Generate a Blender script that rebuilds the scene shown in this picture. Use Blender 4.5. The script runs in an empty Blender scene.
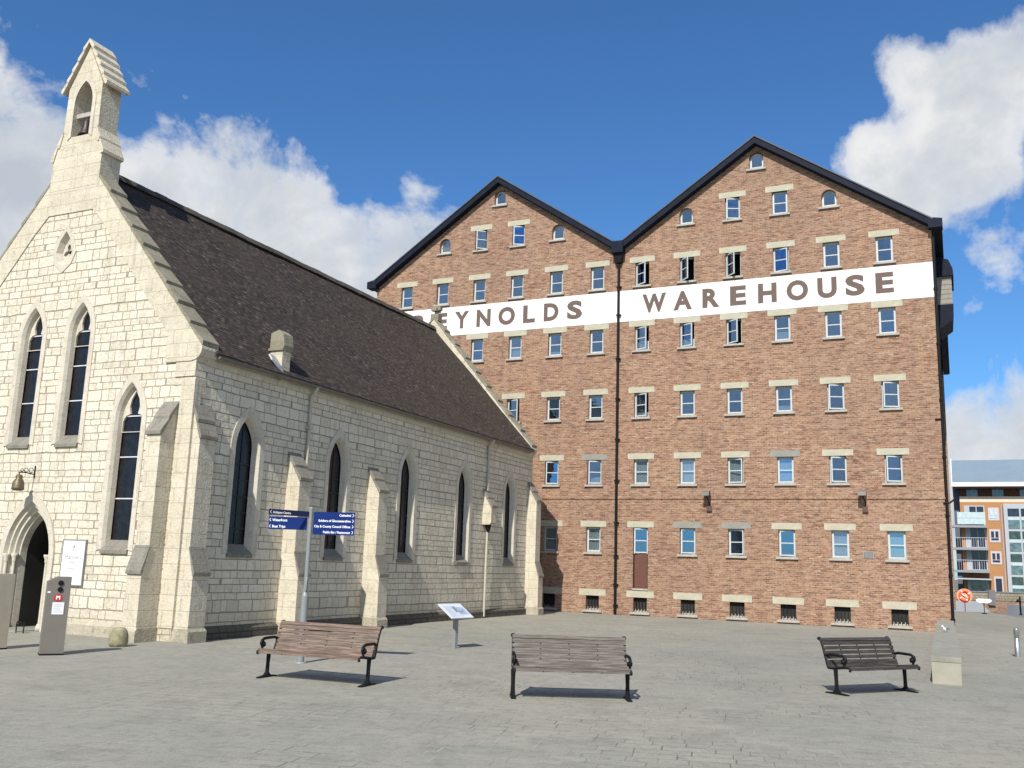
import bpy, math, random
from mathutils import Vector, Matrix
from mathutils.geometry import tessellate_polygon
random.seed(7)
scn = bpy.context.scene
col = scn.collection

# ------------------------------------------------------------------ camera
F_PX = 950.6
PITCH = math.radians(10.772); ROLL = math.radians(-1.874); CAM_H = 1.92
cp, sp = math.cos(PITCH), math.sin(PITCH); cr, sr = math.cos(ROLL), math.sin(ROLL)
r0 = Vector((1, 0, 0)); u0 = Vector((0, -sp, cp)); fw = Vector((0, cp, sp))
Rv = r0 * cr - u0 * sr; Uv = r0 * sr + u0 * cr; Bv = -fw
cam = bpy.data.cameras.new('camera'); camo = bpy.data.objects.new('camera', cam); col.objects.link(camo)
cam.sensor_width = 36; cam.lens = F_PX / 1024 * 36; cam.clip_end = 6000; cam.clip_start = 0.1
camo.matrix_world = Matrix(((Rv.x, Uv.x, Bv.x, 0), (Rv.y, Uv.y, Bv.y, 0), (Rv.z, Uv.z, Bv.z, CAM_H), (0, 0, 0, 1)))
scn.camera = camo

# ------------------------------------------------------------------ light
SUN_AZ = math.radians(70.0 + 180)     # direction towards the sun, measured from +X
SUN_EL = math.radians(42.5)
scn.view_settings.view_transform = 'Standard'; scn.view_settings.look = 'None'
scn.view_settings.exposure = 0.20; scn.view_settings.gamma = 1; scn.view_settings.use_curve_mapping = False
sl = bpy.data.lights.new('sun', 'SUN'); slo = bpy.data.objects.new('sun', sl); col.objects.link(slo)
sl.energy = 5.0; sl.angle = math.radians(0.53); sl.color = (1.0, 0.955, 0.88)
ts = Vector((math.cos(SUN_EL) * math.cos(SUN_AZ), math.cos(SUN_EL) * math.sin(SUN_AZ), math.sin(SUN_EL)))
slo.rotation_euler = ts.to_track_quat('Z', 'Y').to_euler(); slo.location = (0, 0, 60)

def px_dir(x, y):
    a = (x - 512) / F_PX; b = -(y - 384) / F_PX
    return (Rv * a + Uv * b + fw).normalized()

world = bpy.data.worlds.new('World'); scn.world = world; world.use_nodes = True
wt_ = world.node_tree; wt_.nodes.clear()
def N(t, typ, **k):
    n = t.nodes.new(typ)
    for a, b in k.items(): setattr(n, a, b)
    return n
def setin(n, i, v):
    n.inputs[i].default_value = v
def M_(t, op, a, b=None, c=None, clamp=False):
    n = N(t, 'ShaderNodeMath', operation=op); n.use_clamp = clamp
    for i, v in enumerate((a, b, c)):
        if v is None: continue
        if isinstance(v, (int, float)): n.inputs[i].default_value = v
        else: t.links.new(v, n.inputs[i])
    return n.outputs[0]
def ramp(t, fac, stops, interp='LINEAR'):
    n = N(t, 'ShaderNodeValToRGB'); n.color_ramp.interpolation = interp
    e = n.color_ramp.elements
    while len(e) < len(stops): e.new(0.5)
    for i, (p, c) in enumerate(stops):
        e[i].position = p
        if isinstance(c, (int, float)): c = (c, c, c)
        e[i].color = (c[0], c[1], c[2], 1)
    t.links.new(fac, n.inputs[0]); return n.outputs[0]
def mix(t, f, a, b, mode='MIX'):
    n = N(t, 'ShaderNodeMix', data_type='RGBA', blend_type=mode)
    for i, v in ((0, f), (6, a), (7, b)):
        if isinstance(v, (int, float)): n.inputs[i].default_value = v
        elif isinstance(v, (tuple, list)): n.inputs[i].default_value = (v[0], v[1], v[2], 1)
        else: t.links.new(v, n.inputs[i])
    return n.outputs[2]
def noise(t, vec, scale, detail=4, rough=0.55, dist=0.0):
    n = N(t, 'ShaderNodeTexNoise'); n.inputs['Scale'].default_value = scale
    n.inputs['Detail'].default_value = detail; n.inputs['Roughness'].default_value = rough
    n.inputs['Distortion'].default_value = dist
    if vec is not None: t.links.new(vec, n.inputs['Vector'])
    return n.outputs[0]

sky = N(wt_, 'ShaderNodeTexSky', sky_type='NISHITA'); sky.sun_disc = False
sky.sun_elevation = SUN_EL
sky.sun_rotation = math.pi / 2 - SUN_AZ
sky.altitude = 0; sky.air_density = 1.0; sky.dust_density = 0.35; sky.ozone_density = 2.2
tc = N(wt_, 'ShaderNodeTexCoord'); D = tc.outputs['Generated']
blobs = [(-62, 84, 118, 1), (0, 170, 122, 1), (60, 260, 110, 1), (150, 222, 95, 1), (265, 212, 92, 1), (215, 250, 80, 1),
         (330, 262, 85, 1), (395, 285, 80, 1), (450, 270, 66, 1), (470, 330, 90, 1), (352, 128, 34, .26), (416, 188, 26, .30), (290, 300, 120, 1),
         (915, 80, 42, 1), (965, 92, 62, 1), (1030, 70, 55, 1), (938, 138, 66, 1), (878, 165, 50, 1), (912, 180, 44, 1), (1010, 275, 30, .28),
         (965, 438, 46, 1), (1030, 440, 62, 1), (985, 500, 80, 1), (1100, 430, 90, 1), (-150, 300, 200, 1), (1190, 70, 90, 1)]
extra = [((-0.6, -0.7, 0.35), .42), ((0.5, -0.8, 0.3), .38), ((0.95, -0.1, 0.3), .35), ((-0.9, 0.1, .42), .36), ((0.1, -0.9, .12), .3), ((0.2, -.3, .9), .25)]  # unseen clouds out of view, added for ambient reflections
acc = None
def blob(c, r, w):
    global acc
    d = N(wt_, 'ShaderNodeVectorMath', operation='DISTANCE'); wt_.links.new(D, d.inputs[0]); d.inputs[1].default_value = c
    v = M_(wt_, 'MULTIPLY_ADD', d.outputs['Value'], -w / r, w)
    acc = v if acc is None else M_(wt_, 'SMOOTH_MAX', acc, v, 0.25)
for x, y, r, w in blobs: blob(px_dir(x, y), r / F_PX, w)
for c, r in extra: blob(Vector(c).normalized(), r, 1)
n1 = noise(wt_, D, 7.5, 9, 0.6, 0.25); n2 = noise(wt_, D, 2.6, 5, 0.55)
dens = M_(wt_, 'ADD', acc, M_(wt_, 'MULTIPLY_ADD', n1, 2.3, -1.16))
dens = M_(wt_, 'ADD', dens, M_(wt_, 'MULTIPLY_ADD', n2, 0.5, -0.25))
n3 = noise(wt_, D, 24, 6, 0.6); dens = M_(wt_, 'ADD', dens, M_(wt_, 'MULTIPLY_ADD', n3, .4, -.2))
alpha = ramp(wt_, dens, [(0.06, 0.0), (0.16, 0.30), (0.32, 0.80), (0.60, 0.97)], 'LINEAR')
n4 = noise(wt_, D, 9, 6, 0.6, .2)
cs = M_(wt_, 'ADD', n4, M_(wt_, 'MULTIPLY_ADD', dens, -0.22, 0.13))
cshade = ramp(wt_, cs, [(0.28, (0.58, 0.63, 0.70)), (0.48, (0.76, 0.79, 0.82)), (0.62, (0.95, 0.95, 0.94))])
skyc = mix(wt_, 1.0, sky.outputs[0], (0.50, 0.88, 1.24), 'MULTIPLY')
bg1 = N(wt_, 'ShaderNodeBackground'); wt_.links.new(skyc, bg1.inputs[0]); bg1.inputs[1].default_value = 0.10
bg2 = N(wt_, 'ShaderNodeBackground'); wt_.links.new(cshade, bg2.inputs[0]); bg2.inputs[1].default_value = 0.80
ms = N(wt_, 'ShaderNodeMixShader'); wt_.links.new(alpha, ms.inputs[0]); wt_.links.new(bg1.outputs[0], ms.inputs[1]); wt_.links.new(bg2.outputs[0], ms.inputs[2])
wo = N(wt_, 'ShaderNodeOutputWorld'); wt_.links.new(ms.outputs[0], wo.inputs[0])
world.cycles.sampling_method = 'MANUAL'; world.cycles.sample_map_resolution = 512
scn.cycles.max_bounces = 6; scn.cycles.diffuse_bounces = 3; scn.cycles.glossy_bounces = 3; scn.cycles.transparent_max_bounces = 8

# ------------------------------------------------------------------ materials
def new_mat(name):
    m = bpy.data.materials.new(name); m.use_nodes = True
    t = m.node_tree; b = t.nodes['Principled BSDF']
    return m, t, b
def simple(name, colr, rough=0.6, metal=0.0, var=0.12, scale=6.0, spec=0.4, bump=0.0):
    m, t, b = new_mat(name)
    c = N(t, 'ShaderNodeTexCoord').outputs['Object']
    n = noise(t, c, scale, 5, 0.6)
    lo = tuple(x * (1 - var) for x in colr); hi = tuple(min(1, x * (1 + var)) for x in colr)
    t.links.new(ramp(t, n, [(0.3, lo), (0.7, hi)]), b.inputs['Base Color'])
    b.inputs['Roughness'].default_value = rough; b.inputs['Metallic'].default_value = metal
    b.inputs['Specular IOR Level'].default_value = spec
    if bump:
        bp = N(t, 'ShaderNodeBump'); bp.inputs['Strength'].default_value = bump; bp.inputs['Distance'].default_value = 0.02
        t.links.new(noise(t, c, scale * 5, 4), bp.inputs['Height']); t.links.new(bp.outputs[0], b.inputs['Normal'])
    return m
def plane_coords(t):
    """returns (along, up) in object space, choosing x or y by the face's normal"""
    tcn = N(t, 'ShaderNodeTexCoord'); s = N(t, 'ShaderNodeSeparateXYZ'); t.links.new(tcn.outputs['Object'], s.inputs[0])
    sn = N(t, 'ShaderNodeSeparateXYZ'); t.links.new(tcn.outputs['Normal'], sn.inputs[0])
    ax = M_(t, 'ABSOLUTE', sn.outputs[0]); f = M_(t, 'GREATER_THAN', ax, 0.6)
    along = M_(t, 'ADD', M_(t, 'MULTIPLY', s.outputs[0], M_(t, 'SUBTRACT', 1.0, f)), M_(t, 'MULTIPLY', s.outputs[1], f))
    return along, s.outputs[2], tcn.outputs['Object']
def comb(t, x, y, z=0.0):
    c = N(t, 'ShaderNodeCombineXYZ')
    for i, v in enumerate((x, y, z)):
        if isinstance(v, (int, float)): c.inputs[i].default_value = v
        else: t.links.new(v, c.inputs[i])
    return c.outputs[0]
def brick_tex(t, vec, bw, rh, mortar, offset=0.5, smooth=0.2):
    n = N(t, 'ShaderNodeTexBrick'); n.offset = offset
    n.inputs['Color1'].default_value = (0, 0, 0, 1); n.inputs['Color2'].default_value = (1, 1, 1, 1)
    n.inputs['Mortar'].default_value = (0.5, 0.5, 0.5, 1)
    n.inputs['Scale'].default_value = 1; n.inputs['Mortar Size'].default_value = mortar; n.inputs['Mortar Smooth'].default_value = smooth
    n.inputs['Brick Width'].default_value = bw; n.inputs['Row Height'].default_value = rh; n.inputs['Bias'].default_value = 0
    t.links.new(vec, n.inputs['Vector']); return n.outputs['Color'], n.outputs['Fac']

def mat_brick():
    m, t, b = new_mat('red_brick')
    a, z, o = plane_coords(t)
    v = comb(t, a, z)
    colr, fac = brick_tex(t, v, 0.22, 0.076, 0.010, smooth=0.1)
    c = ramp(t, colr, [(0.0, (0.16, 0.088, 0.064)), (0.08, (0.285, 0.150, 0.098)), (0.35, (0.355, 0.190, 0.120)), (0.65, (0.390, 0.218, 0.137)), (0.92, (0.420, 0.252, 0.162)), (1.0, (0.45, 0.33, 0.23))])
    n = noise(t, v, 0.55, 6, 0.62); c = mix(t, ramp(t, n, [(0.38, 0.0), (0.66, 0.5)]), c, (0.44, 0.295, 0.185))
    n2 = noise(t, v, 1.3, 6, 0.7); c = mix(t, ramp(t, n2, [(0.34, 0.24), (0.56, 0.0)]), c, (0.20, 0.120, 0.095))
    sc = noise(t, comb(t, M_(t, 'MULTIPLY', a, 0.8), M_(t, 'MULTIPLY', z, 4.0)), 1.0, 3, .6)
    c = mix(t, ramp(t, sc, [(0.5, 0.0), (0.72, 0.25)]), c, (0.43, 0.32, 0.235))
    pk = noise(t, v, 0.8, 4, .6); c = mix(t, ramp(t, pk, [(.55, 0), (.72, .35)]), c, (0.42, 0.25, 0.20))
    zn = noise(t, comb(t, a, M_(t, 'MULTIPLY', z, 0.55)), 0.16, 5, .6); c = mix(t, ramp(t, zn, [(.36, .25), (.52, 0)]), c, (0.19, 0.125, 0.095)); c = mix(t, ramp(t, zn, [(.56, 0), (.70, .30)]), c, (0.46, 0.30, 0.225))
    rk = noise(t, comb(t, M_(t, 'MULTIPLY', a, 2.4), M_(t, 'MULTIPLY', z, .22)), 1.0, 5, .65); c = mix(t, ramp(t, rk, [(.57, 0), (.74, .40)]), c, (0.16, 0.11, 0.09))
    n3 = noise(t, v, 9, 4, .8); c = mix(t, ramp(t, n3, [(.36, .6), (.50, 0)]), c, (0.13, 0.085, 0.065))
    # open dark bed joints here and there, pale ones elsewhere
    dj = noise(t, comb(t, M_(t, 'MULTIPLY', a, 2.6), M_(t, 'MULTIPLY', z, 7)), 1.0, 5, .75)
    jc = ramp(t, dj, [(0.44, (0.085, 0.055, 0.045)), (0.56, (0.34, 0.265, 0.20))])
    c = mix(t, M_(t, 'MULTIPLY', fac, 0.85), c, jc)
    dash = M_(t, 'MULTIPLY', M_(t, 'LESS_THAN', M_(t, 'FRACT', M_(t, 'DIVIDE', z, 0.152)), 0.2), ramp(t, dj, [(.43, .85), (.5, 0)]))
    c = mix(t, dash, c, (0.11, 0.07, 0.055))
    t.links.new(c, b.inputs['Base Color']); b.inputs['Roughness'].default_value = 0.9; b.inputs['Specular IOR Level'].default_value = 0.2
    bp = N(t, 'ShaderNodeBump'); bp.inputs['Strength'].default_value = 0.6; bp.inputs['Distance'].default_value = 0.012
    t.links.new(M_(t, 'ADD', M_(t, 'SUBTRACT', 1.0, fac), M_(t, 'MULTIPLY', n3, .6)), bp.inputs['Height']); t.links.new(bp.outputs[0], b.inputs['Normal'])
    return m
def mat_stone(name, base, dark, mort, rough_amt, mortar_size=0.016, row=0.235):
    m, t, b = new_mat(name)
    a, z, o = plane_coords(t)
    # irregular courses: warp the height, then shift and stretch every row by its own amount
    zz = M_(t, 'ADD', z, M_(t, 'MULTIPLY', M_(t, 'SINE', M_(t, 'MULTIPLY', z, 5.1)), 0.055))
    zz = M_(t, 'ADD', zz, M_(t, 'MULTIPLY', M_(t, 'SINE', M_(t, 'MULTIPLY', z, 13.7)), 0.018))
    wob = noise(t, o, 1.6, 3); wob2 = noise(t, o, 7, 2)
    zz = M_(t, 'ADD', zz, M_(t, 'MULTIPLY_ADD', wob, 0.05, -0.025)); zz = M_(t, 'ADD', zz, M_(t, 'MULTIPLY_ADD', wob2, 0.02, -0.01))
    rowi = M_(t, 'FLOOR', M_(t, 'DIVIDE', zz, row))
    wn = N(t, 'ShaderNodeTexWhiteNoise', noise_dimensions='1D'); t.links.new(rowi, wn.inputs['W'])
    aa = M_(t, 'ADD', a, M_(t, 'MULTIPLY', wn.outputs['Value'], 3.0))
    aa = M_(t, 'ADD', aa, M_(t, 'MULTIPLY', M_(t, 'SINE', M_(t, 'ADD', M_(t, 'MULTIPLY', a, 4.3), M_(t, 'MULTIPLY', wn.outputs['Value'], 31))), 0.11))
    aa = M_(t, 'ADD', aa, M_(t, 'MULTIPLY', M_(t, 'SINE', M_(t, 'ADD', M_(t, 'MULTIPLY', a, 9.1), M_(t, 'MULTIPLY', wn.outputs['Value'], 77))), 0.04))
    v = comb(t, aa, zz)
    colr, fac = brick_tex(t, v, 0.35, row, mortar_size, 0.0, 0.5)
    c = ramp(t, colr, [(0.0, tuple(x * .86 for x in base)), (0.35, tuple(x * .96 for x in base)), (0.75, tuple(x * 1.02 for x in base)), (1.0, tuple(x * f for x, f in zip(base, (1.04, 1.06, 1.1))))])
    n = noise(t, o, 0.8, 6, 0.65); c = mix(t, ramp(t, n, [(0.4, 0.0), (0.75, 0.45)]), c, dark)
    n2 = noise(t, o, 11, 5, 0.6); c = mix(t, ramp(t, n2, [(0.52, 0.0), (0.8, 0.4)]), c, mort)
    c = mix(t, ramp(t, M_(t, 'ADD', fac, M_(t, 'MULTIPLY_ADD', n2, .5, -.25)), [(0.15, 0), (0.8, 0.8)]), c, mort)
    st = noise(t, comb(t, M_(t, 'MULTIPLY', a, 2.6), M_(t, 'MULTIPLY', z, .35)), 1.0, 6, .7); c = mix(t, ramp(t, st, [(.54, 0), (.74, .42)]), c, tuple(x * .45 for x in dark))
    pt = noise(t, o, 3.2, 6, .75); c = mix(t, ramp(t, pt, [(.56, 0), (.70, .50)]), c, tuple(x * f for x, f in zip(dark, (.62, .66, .70))))
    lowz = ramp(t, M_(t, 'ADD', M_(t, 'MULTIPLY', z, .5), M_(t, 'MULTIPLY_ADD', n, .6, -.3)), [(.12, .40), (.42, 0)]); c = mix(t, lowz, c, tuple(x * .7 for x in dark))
    t.links.new(c, b.inputs['Base Color']); b.inputs['Roughness'].default_value = 0.92; b.inputs['Specular IOR Level'].default_value = 0.15
    bp = N(t, 'ShaderNodeBump'); bp.inputs['Strength'].default_value = 0.9; bp.inputs['Distance'].default_value = rough_amt
    h = M_(t, 'SUBTRACT', M_(t, 'ADD', M_(t, 'MULTIPLY', noise(t, o, 9, 5, .6), 1.0), M_(t, 'MULTIPLY', colr, 0.35)), M_(t, 'MULTIPLY', fac, 1.0))
    t.links.new(h, bp.inputs['Height']); t.links.new(bp.outputs[0], b.inputs['Normal'])
    return m
def mat_ashlar(name, base, dark, bump=0.008, joint=0.45):
    m, t, b = new_mat(name)
    a, z, o = plane_coords(t)
    n = noise(t, o, 1.5, 6, 0.65); n2 = noise(t, o, 14, 4, 0.6)
    colr, fac = brick_tex(t, comb(t, M_(t, 'ADD', a, 3.3), z), 0.9, 0.34, 0.006)
    c = mix(t, ramp(t, n, [(0.35, 0.0), (0.7, 0.6)]), base, dark)
    c = mix(t, ramp(t, colr, [(0, 0.25), (1, 0.0)]), c, dark)
    c = mix(t, ramp(t, n2, [(0.5, 0.0), (0.8, 0.3)]), c, tuple(x * .6 for x in dark))
    c = mix(t, M_(t, 'MULTIPLY', fac, joint), c, tuple(x * .5 for x in dark))
    st = noise(t, comb(t, M_(t, 'MULTIPLY', a, 5), M_(t, 'MULTIPLY', z, .7)), 1.0, 6, .7); c = mix(t, ramp(t, st, [(.53, 0), (.72, .40)]), c, tuple(x * .42 for x in dark))
    pt = noise(t, o, 5.5, 6, .8); c = mix(t, ramp(t, pt, [(.54, 0), (.66, .50)]), c, tuple(x * f for x, f in zip(dark, (.52, .56, .60))))
    t.links.new(c, b.inputs['Base Color']); b.inputs['Roughness'].default_value = 0.88; b.inputs['Specular IOR Level'].default_value = 0.2
    bp = N(t, 'ShaderNodeBump'); bp.inputs['Strength'].default_value = 0.7; bp.inputs['Distance'].default_value = bump
    t.links.new(noise(t, o, 18, 5), bp.inputs['Height']); t.links.new(bp.outputs[0], b.inputs['Normal'])
    return m
def mat_tiles():
    m, t, b = new_mat('roof_tiles')
    tcn = N(t, 'ShaderNodeTexCoord'); s = N(t, 'ShaderNodeSeparateXYZ'); t.links.new(tcn.outputs['Object'], s.inputs[0])
    up = M_(t, 'MULTIPLY', s.outputs[2], 1.34)
    wv = noise(t, tcn.outputs['Object'], 2.0, 3)
    up = M_(t, 'ADD', up, M_(t, 'MULTIPLY_ADD', wv, 0.03, -0.015))
    v = comb(t, s.outputs[0], up)
    colr, fac = brick_tex(t, v, 0.15, 0.098, 0.009)
    c = ramp(t, colr, [(0, (0.022, 0.017, 0.015)), (0.45, (0.046, 0.034, 0.028)), (0.85, (0.078, 0.058, 0.047)), (0.98, (0.11, 0.09, 0.07)), (1.0, (0.17, 0.15, 0.11))])
    n = noise(t, tcn.outputs['Object'], 0.5, 5, .6); c = mix(t, ramp(t, n, [(0.38, 0.0), (0.7, .6)]), c, (0.070, 0.050, 0.034))
    n2 = noise(t, tcn.outputs['Object'], 5, 5, .7); c = mix(t, ramp(t, n2, [(0.55, 0.0), (0.75, .5)]), c, (0.085, 0.080, 0.058))
    n5 = noise(t, tcn.outputs['Object'], 17, 4, .75); c = mix(t, ramp(t, n5, [(.36, .7), (.5, 0)]), c, (0.014, 0.011, 0.010)); c = mix(t, ramp(t, n5, [(.58, 0), (.7, .4)]), c, (0.13, 0.10, 0.075))
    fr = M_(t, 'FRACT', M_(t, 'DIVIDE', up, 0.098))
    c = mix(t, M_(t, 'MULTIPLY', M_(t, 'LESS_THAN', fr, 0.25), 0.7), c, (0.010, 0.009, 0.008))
    t.links.new(c, b.inputs['Base Color']); b.inputs['Roughness'].default_value = 0.85; b.inputs['Specular IOR Level'].default_value = 0.25
    bp = N(t, 'ShaderNodeBump'); bp.inputs['Strength'].default_value = 0.8; bp.inputs['Distance'].default_value = 0.03
    t.links.new(M_(t, 'ADD', M_(t, 'MULTIPLY', fr, -.8), M_(t, 'MULTIPLY', colr, .4)), bp.inputs['Height']); t.links.new(bp.outputs[0], b.inputs['Normal'])
    return m
def mat_paving():
    m, t, b = new_mat('paving')
    tcn = N(t, 'ShaderNodeTexCoord'); o = tcn.outputs['Object']
    mp = N(t, 'ShaderNodeMapping'); mp.inputs['Rotation'].default_value = (0, 0, math.radians(12)); t.links.new(o, mp.inputs[0])
    sep = N(t, 'ShaderNodeSeparateXYZ'); t.links.new(mp.outputs[0], sep.inputs[0])
    rowi = M_(t, 'FLOOR', M_(t, 'DIVIDE', sep.outputs[1], .25))
    wn = N(t, 'ShaderNodeTexWhiteNoise', noise_dimensions='1D'); t.links.new(rowi, wn.inputs['W'])
    xx = M_(t, 'ADD', sep.outputs[0], M_(t, 'MULTIPLY', wn.outputs['Value'], 5))
    xx = M_(t, 'ADD', xx, M_(t, 'MULTIPLY', M_(t, 'SINE', M_(t, 'ADD', M_(t, 'MULTIPLY', sep.outputs[0], 3.1), M_(t, 'MULTIPLY', wn.outputs['Value'], 40))), 0.12))
    colr, fac = brick_tex(t, comb(t, xx, sep.outputs[1]), 0.42, 0.25, 0.007, 0.0, 0.3)
    c = ramp(t, colr, [(0, (0.275, 0.266, 0.222)), (0.3, (0.298, 0.287, 0.238)), (0.7, (0.312, 0.299, 0.247)), (1.0, (0.345, 0.328, 0.270))])
    n = noise(t, o, 0.22, 6, 0.6, .3); c = mix(t, ramp(t, n, [(0.35, 0.0), (0.65, 0.6)]), c, (0.365, 0.335, 0.268))
    nb_ = noise(t, o, 0.09, 5, 0.6, .5); c = mix(t, ramp(t, nb_, [(0.40, 0.55), (0.56, 0.0)]), c, (0.255, 0.255, 0.222))
    st = noise(t, o, 1.1, 8, 0.72); c = mix(t, ramp(t, st, [(0.30, 0.65), (0.5, 0.0)]), c, (0.195, 0.188, 0.16))
    st2 = noise(t, o, 6, 6, 0.75); c = mix(t, ramp(t, st2, [(0.34, 0.6), (0.5, 0.0)]), c, (0.17, 0.162, 0.138))
    st3 = noise(t, o, 38, 3, 0.7); c = mix(t, ramp(t, st3, [(0.3, 0.5), (0.55, 0.0)]), c, (0.13, 0.13, 0.12))
    vo = N(t, 'ShaderNodeTexVoronoi'); vo.inputs['Scale'].default_value = 1.9; t.links.new(o, vo.inputs['Vector'])
    c = mix(t, ramp(t, vo.outputs['Distance'], [(0.02, .75), (0.055, 0)]), c, (0.09, 0.09, 0.085))
    # mortar: some joints dark, some pale
    jn = noise(t, o, 0.35, 3); jc = mix(t, ramp(t, jn, [(0.42, 0), (0.58, 1)]), (0.115, 0.115, 0.10), (0.37, 0.36, 0.31))
    c = mix(t, M_(t, 'MULTIPLY', fac, 0.8), c, jc)
    t.links.new(c, b.inputs['Base Color']); b.inputs['Roughness'].default_value = 0.85; b.inputs['Specular IOR Level'].default_value = 0.15
    bp = N(t, 'ShaderNodeBump'); bp.inputs['Strength'].default_value = 0.6; bp.inputs['Distance'].default_value = 0.008
    t.links.new(M_(t, 'SUBTRACT', M_(t, 'MULTIPLY', st2, .8), fac), bp.inputs['Height']); t.links.new(bp.outputs[0], b.inputs['Normal'])
    return m
def mat_glass(name, tint=(0.34, 0.54, 0.84), gl=0.30, rough=0.03):
    m, t, b = new_mat(name); t.nodes.remove(b)
    g = N(t, 'ShaderNodeBsdfGlossy'); g.inputs['Color'].default_value = (*tint, 1); g.inputs['Roughness'].default_value = rough
    tr = N(t, 'ShaderNodeBsdfTransparent'); tr.inputs[0].default_value = (0.82, 0.86, 0.86, 1)
    o = N(t, 'ShaderNodeTexCoord').outputs['Object']
    bp = N(t, 'ShaderNodeBump'); bp.inputs['Strength'].default_value = 0.10; bp.inputs['Distance'].default_value = 0.05
    t.links.new(noise(t, o, 2.2, 2), bp.inputs['Height']); t.links.new(bp.outputs[0], g.inputs['Normal'])
    x = N(t, 'ShaderNodeMixShader'); x.inputs[0].default_value = gl
    t.links.new(tr.outputs[0], x.inputs[1]); t.links.new(g.outputs[0], x.inputs[2])
    t.links.new(x.outputs[0], t.nodes['Material Output'].inputs[0]); return m
def mat_wood(name, c1, c2, c3):
    m, t, b = new_mat(name)
    o = N(t, 'ShaderNodeTexCoord').outputs['Object']
    mp = N(t, 'ShaderNodeMapping'); mp.inputs['Scale'].default_value = (2.2, 26, 26); t.links.new(o, mp.inputs[0])
    n = noise(t, mp.outputs[0], 1.6, 6, 0.65); c = ramp(t, n, [(0.3, c1), (0.5, c2), (0.72, c3)])
    t.links.new(c, b.inputs['Base Color']); b.inputs['Roughness'].default_value = 0.75
    bp = N(t, 'ShaderNodeBump'); bp.inputs['Strength'].default_value = 0.4; bp.inputs['Distance'].default_value = 0.004
    t.links.new(n, bp.inputs['Height']); t.links.new(bp.outputs[0], b.inputs['Normal']); return m

BRICK = mat_brick()
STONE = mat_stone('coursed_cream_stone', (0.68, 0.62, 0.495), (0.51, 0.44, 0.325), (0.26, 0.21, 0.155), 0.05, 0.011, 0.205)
DRESSED = mat_ashlar('dressed_cream_stone', (0.63, 0.575, 0.455), (0.46, 0.40, 0.295), 0.025, .75)
DRESSED_PLAIN = mat_ashlar('moulded_cream_stone', (0.60, 0.555, 0.46), (0.47, 0.415, 0.325), joint=0.3)
COPING = mat_ashlar('weathered_coping_stone', (0.32, 0.29, 0.215), (0.155, 0.14, 0.10), 0.02)
WEATHERING = mat_ashlar('lichened_weathering_stone', (0.27, 0.25, 0.21), (0.15, 0.14, 0.115), 0.02)
PLINTH = mat_stone('dark_plinth_stone', (0.17, 0.15, 0.12), (0.10, 0.088, 0.07), (0.05, 0.043, 0.035), 0.03, row=0.19)  # darker stone for the long wall's plinth
PLINTH_LIGHT = mat_ashlar('worn_plinth_stone', (0.50, 0.45, 0.35), (0.26, 0.23, 0.17), 0.04)
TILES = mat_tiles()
SLATE = simple('slate', (0.07, 0.075, 0.085), 0.6, var=.3, scale=3)
PAVING = mat_paving()
LINTEL = simple('lintel_stone', (0.42, 0.395, 0.30), 0.85, var=.14, scale=5, bump=.3)
LINTEL_GREY = simple('grey_lintel_stone', (0.25, 0.245, 0.215), 0.85, var=.15, scale=5, bump=.3)
SILL = simple('sill_stone', (0.38, 0.355, 0.31), 0.85, var=.18, scale=5)
def mat_band():
    m, t, b = new_mat('white_masonry_paint'); a, z, o = plane_coords(t); v = comb(t, a, z)
    colr, fac = brick_tex(t, v, 0.225, 0.080, 0.010, smooth=0.3)
    c = mix(t, ramp(t, colr, [(0, .25), (1, 0)]), (0.82, 0.82, 0.80), (0.70, 0.69, 0.66))
    c = mix(t, M_(t, 'MULTIPLY', fac, .35), c, (0.55, 0.53, 0.50))
    st = noise(t, comb(t, M_(t, 'MULTIPLY', a, 3), M_(t, 'MULTIPLY', z, .8)), 1.0, 5, .7); c = mix(t, ramp(t, st, [(.52, 0), (.75, .4)]), c, (0.55, 0.53, 0.48))
    fl = noise(t, v, 9, 5, .8); c = mix(t, ramp(t, fl, [(.68, 0), (.74, .6)]), c, (0.40, 0.28, 0.21))
    t.links.new(c, b.inputs['Base Color']); b.inputs['Roughness'].default_value = .75
    bp = N(t, 'ShaderNodeBump'); bp.inputs['Strength'].default_value = .6; bp.inputs['Distance'].default_value = .008
    t.links.new(M_(t, 'SUBTRACT', 1.0, fac), bp.inputs['Height']); t.links.new(bp.outputs[0], b.inputs['Normal']); return m
WHITE_WALL = mat_band()
LETTER = simple('brown_masonry_paint', (0.135, 0.095, 0.078), 0.85, var=.08, scale=8)
BARGE = simple('dark_navy_paint', (0.009, 0.012, 0.024), 0.6, var=.3, scale=4, spec=.12)
BLACK = simple('black_iron_paint', (0.009, 0.009, 0.010), 0.5, var=.2, scale=8, spec=.18)
FRAME = simple('pale_window_paint', (0.49, 0.52, 0.52), 0.5, var=.12, scale=8)
GLASS = mat_glass('warehouse_glass')
CHGLASS = simple('dark_leaded_glass', (0.010, 0.010, 0.014), 0.22, var=.5, scale=6, spec=.35)
DARKROOM = simple('dark_room', (0.028, 0.026, 0.024), 0.9, var=.4, scale=.9)  # shade of unlit interiors put into a near-black colour
BLIND = simple('pale_blind', (0.78, 0.82, 0.78), 0.8, var=.06, scale=4)
CURTAIN = simple('net_curtain', (0.55, 0.62, 0.66), 0.8, var=.12, scale=9)
BROWN = mat_wood('brown_boarding', (0.09, 0.035, 0.022), (0.12, 0.046, 0.03), (0.15, 0.06, 0.04))
LEAD = simple('lead_flashing', (0.33, 0.35, 0.38), 0.5, metal=.3, var=.15, scale=8)
OAKDOOR = mat_wood('dark_oak', (0.022, 0.017, 0.014), (0.036, 0.027, 0.022), (0.052, 0.040, 0.033))
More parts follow.
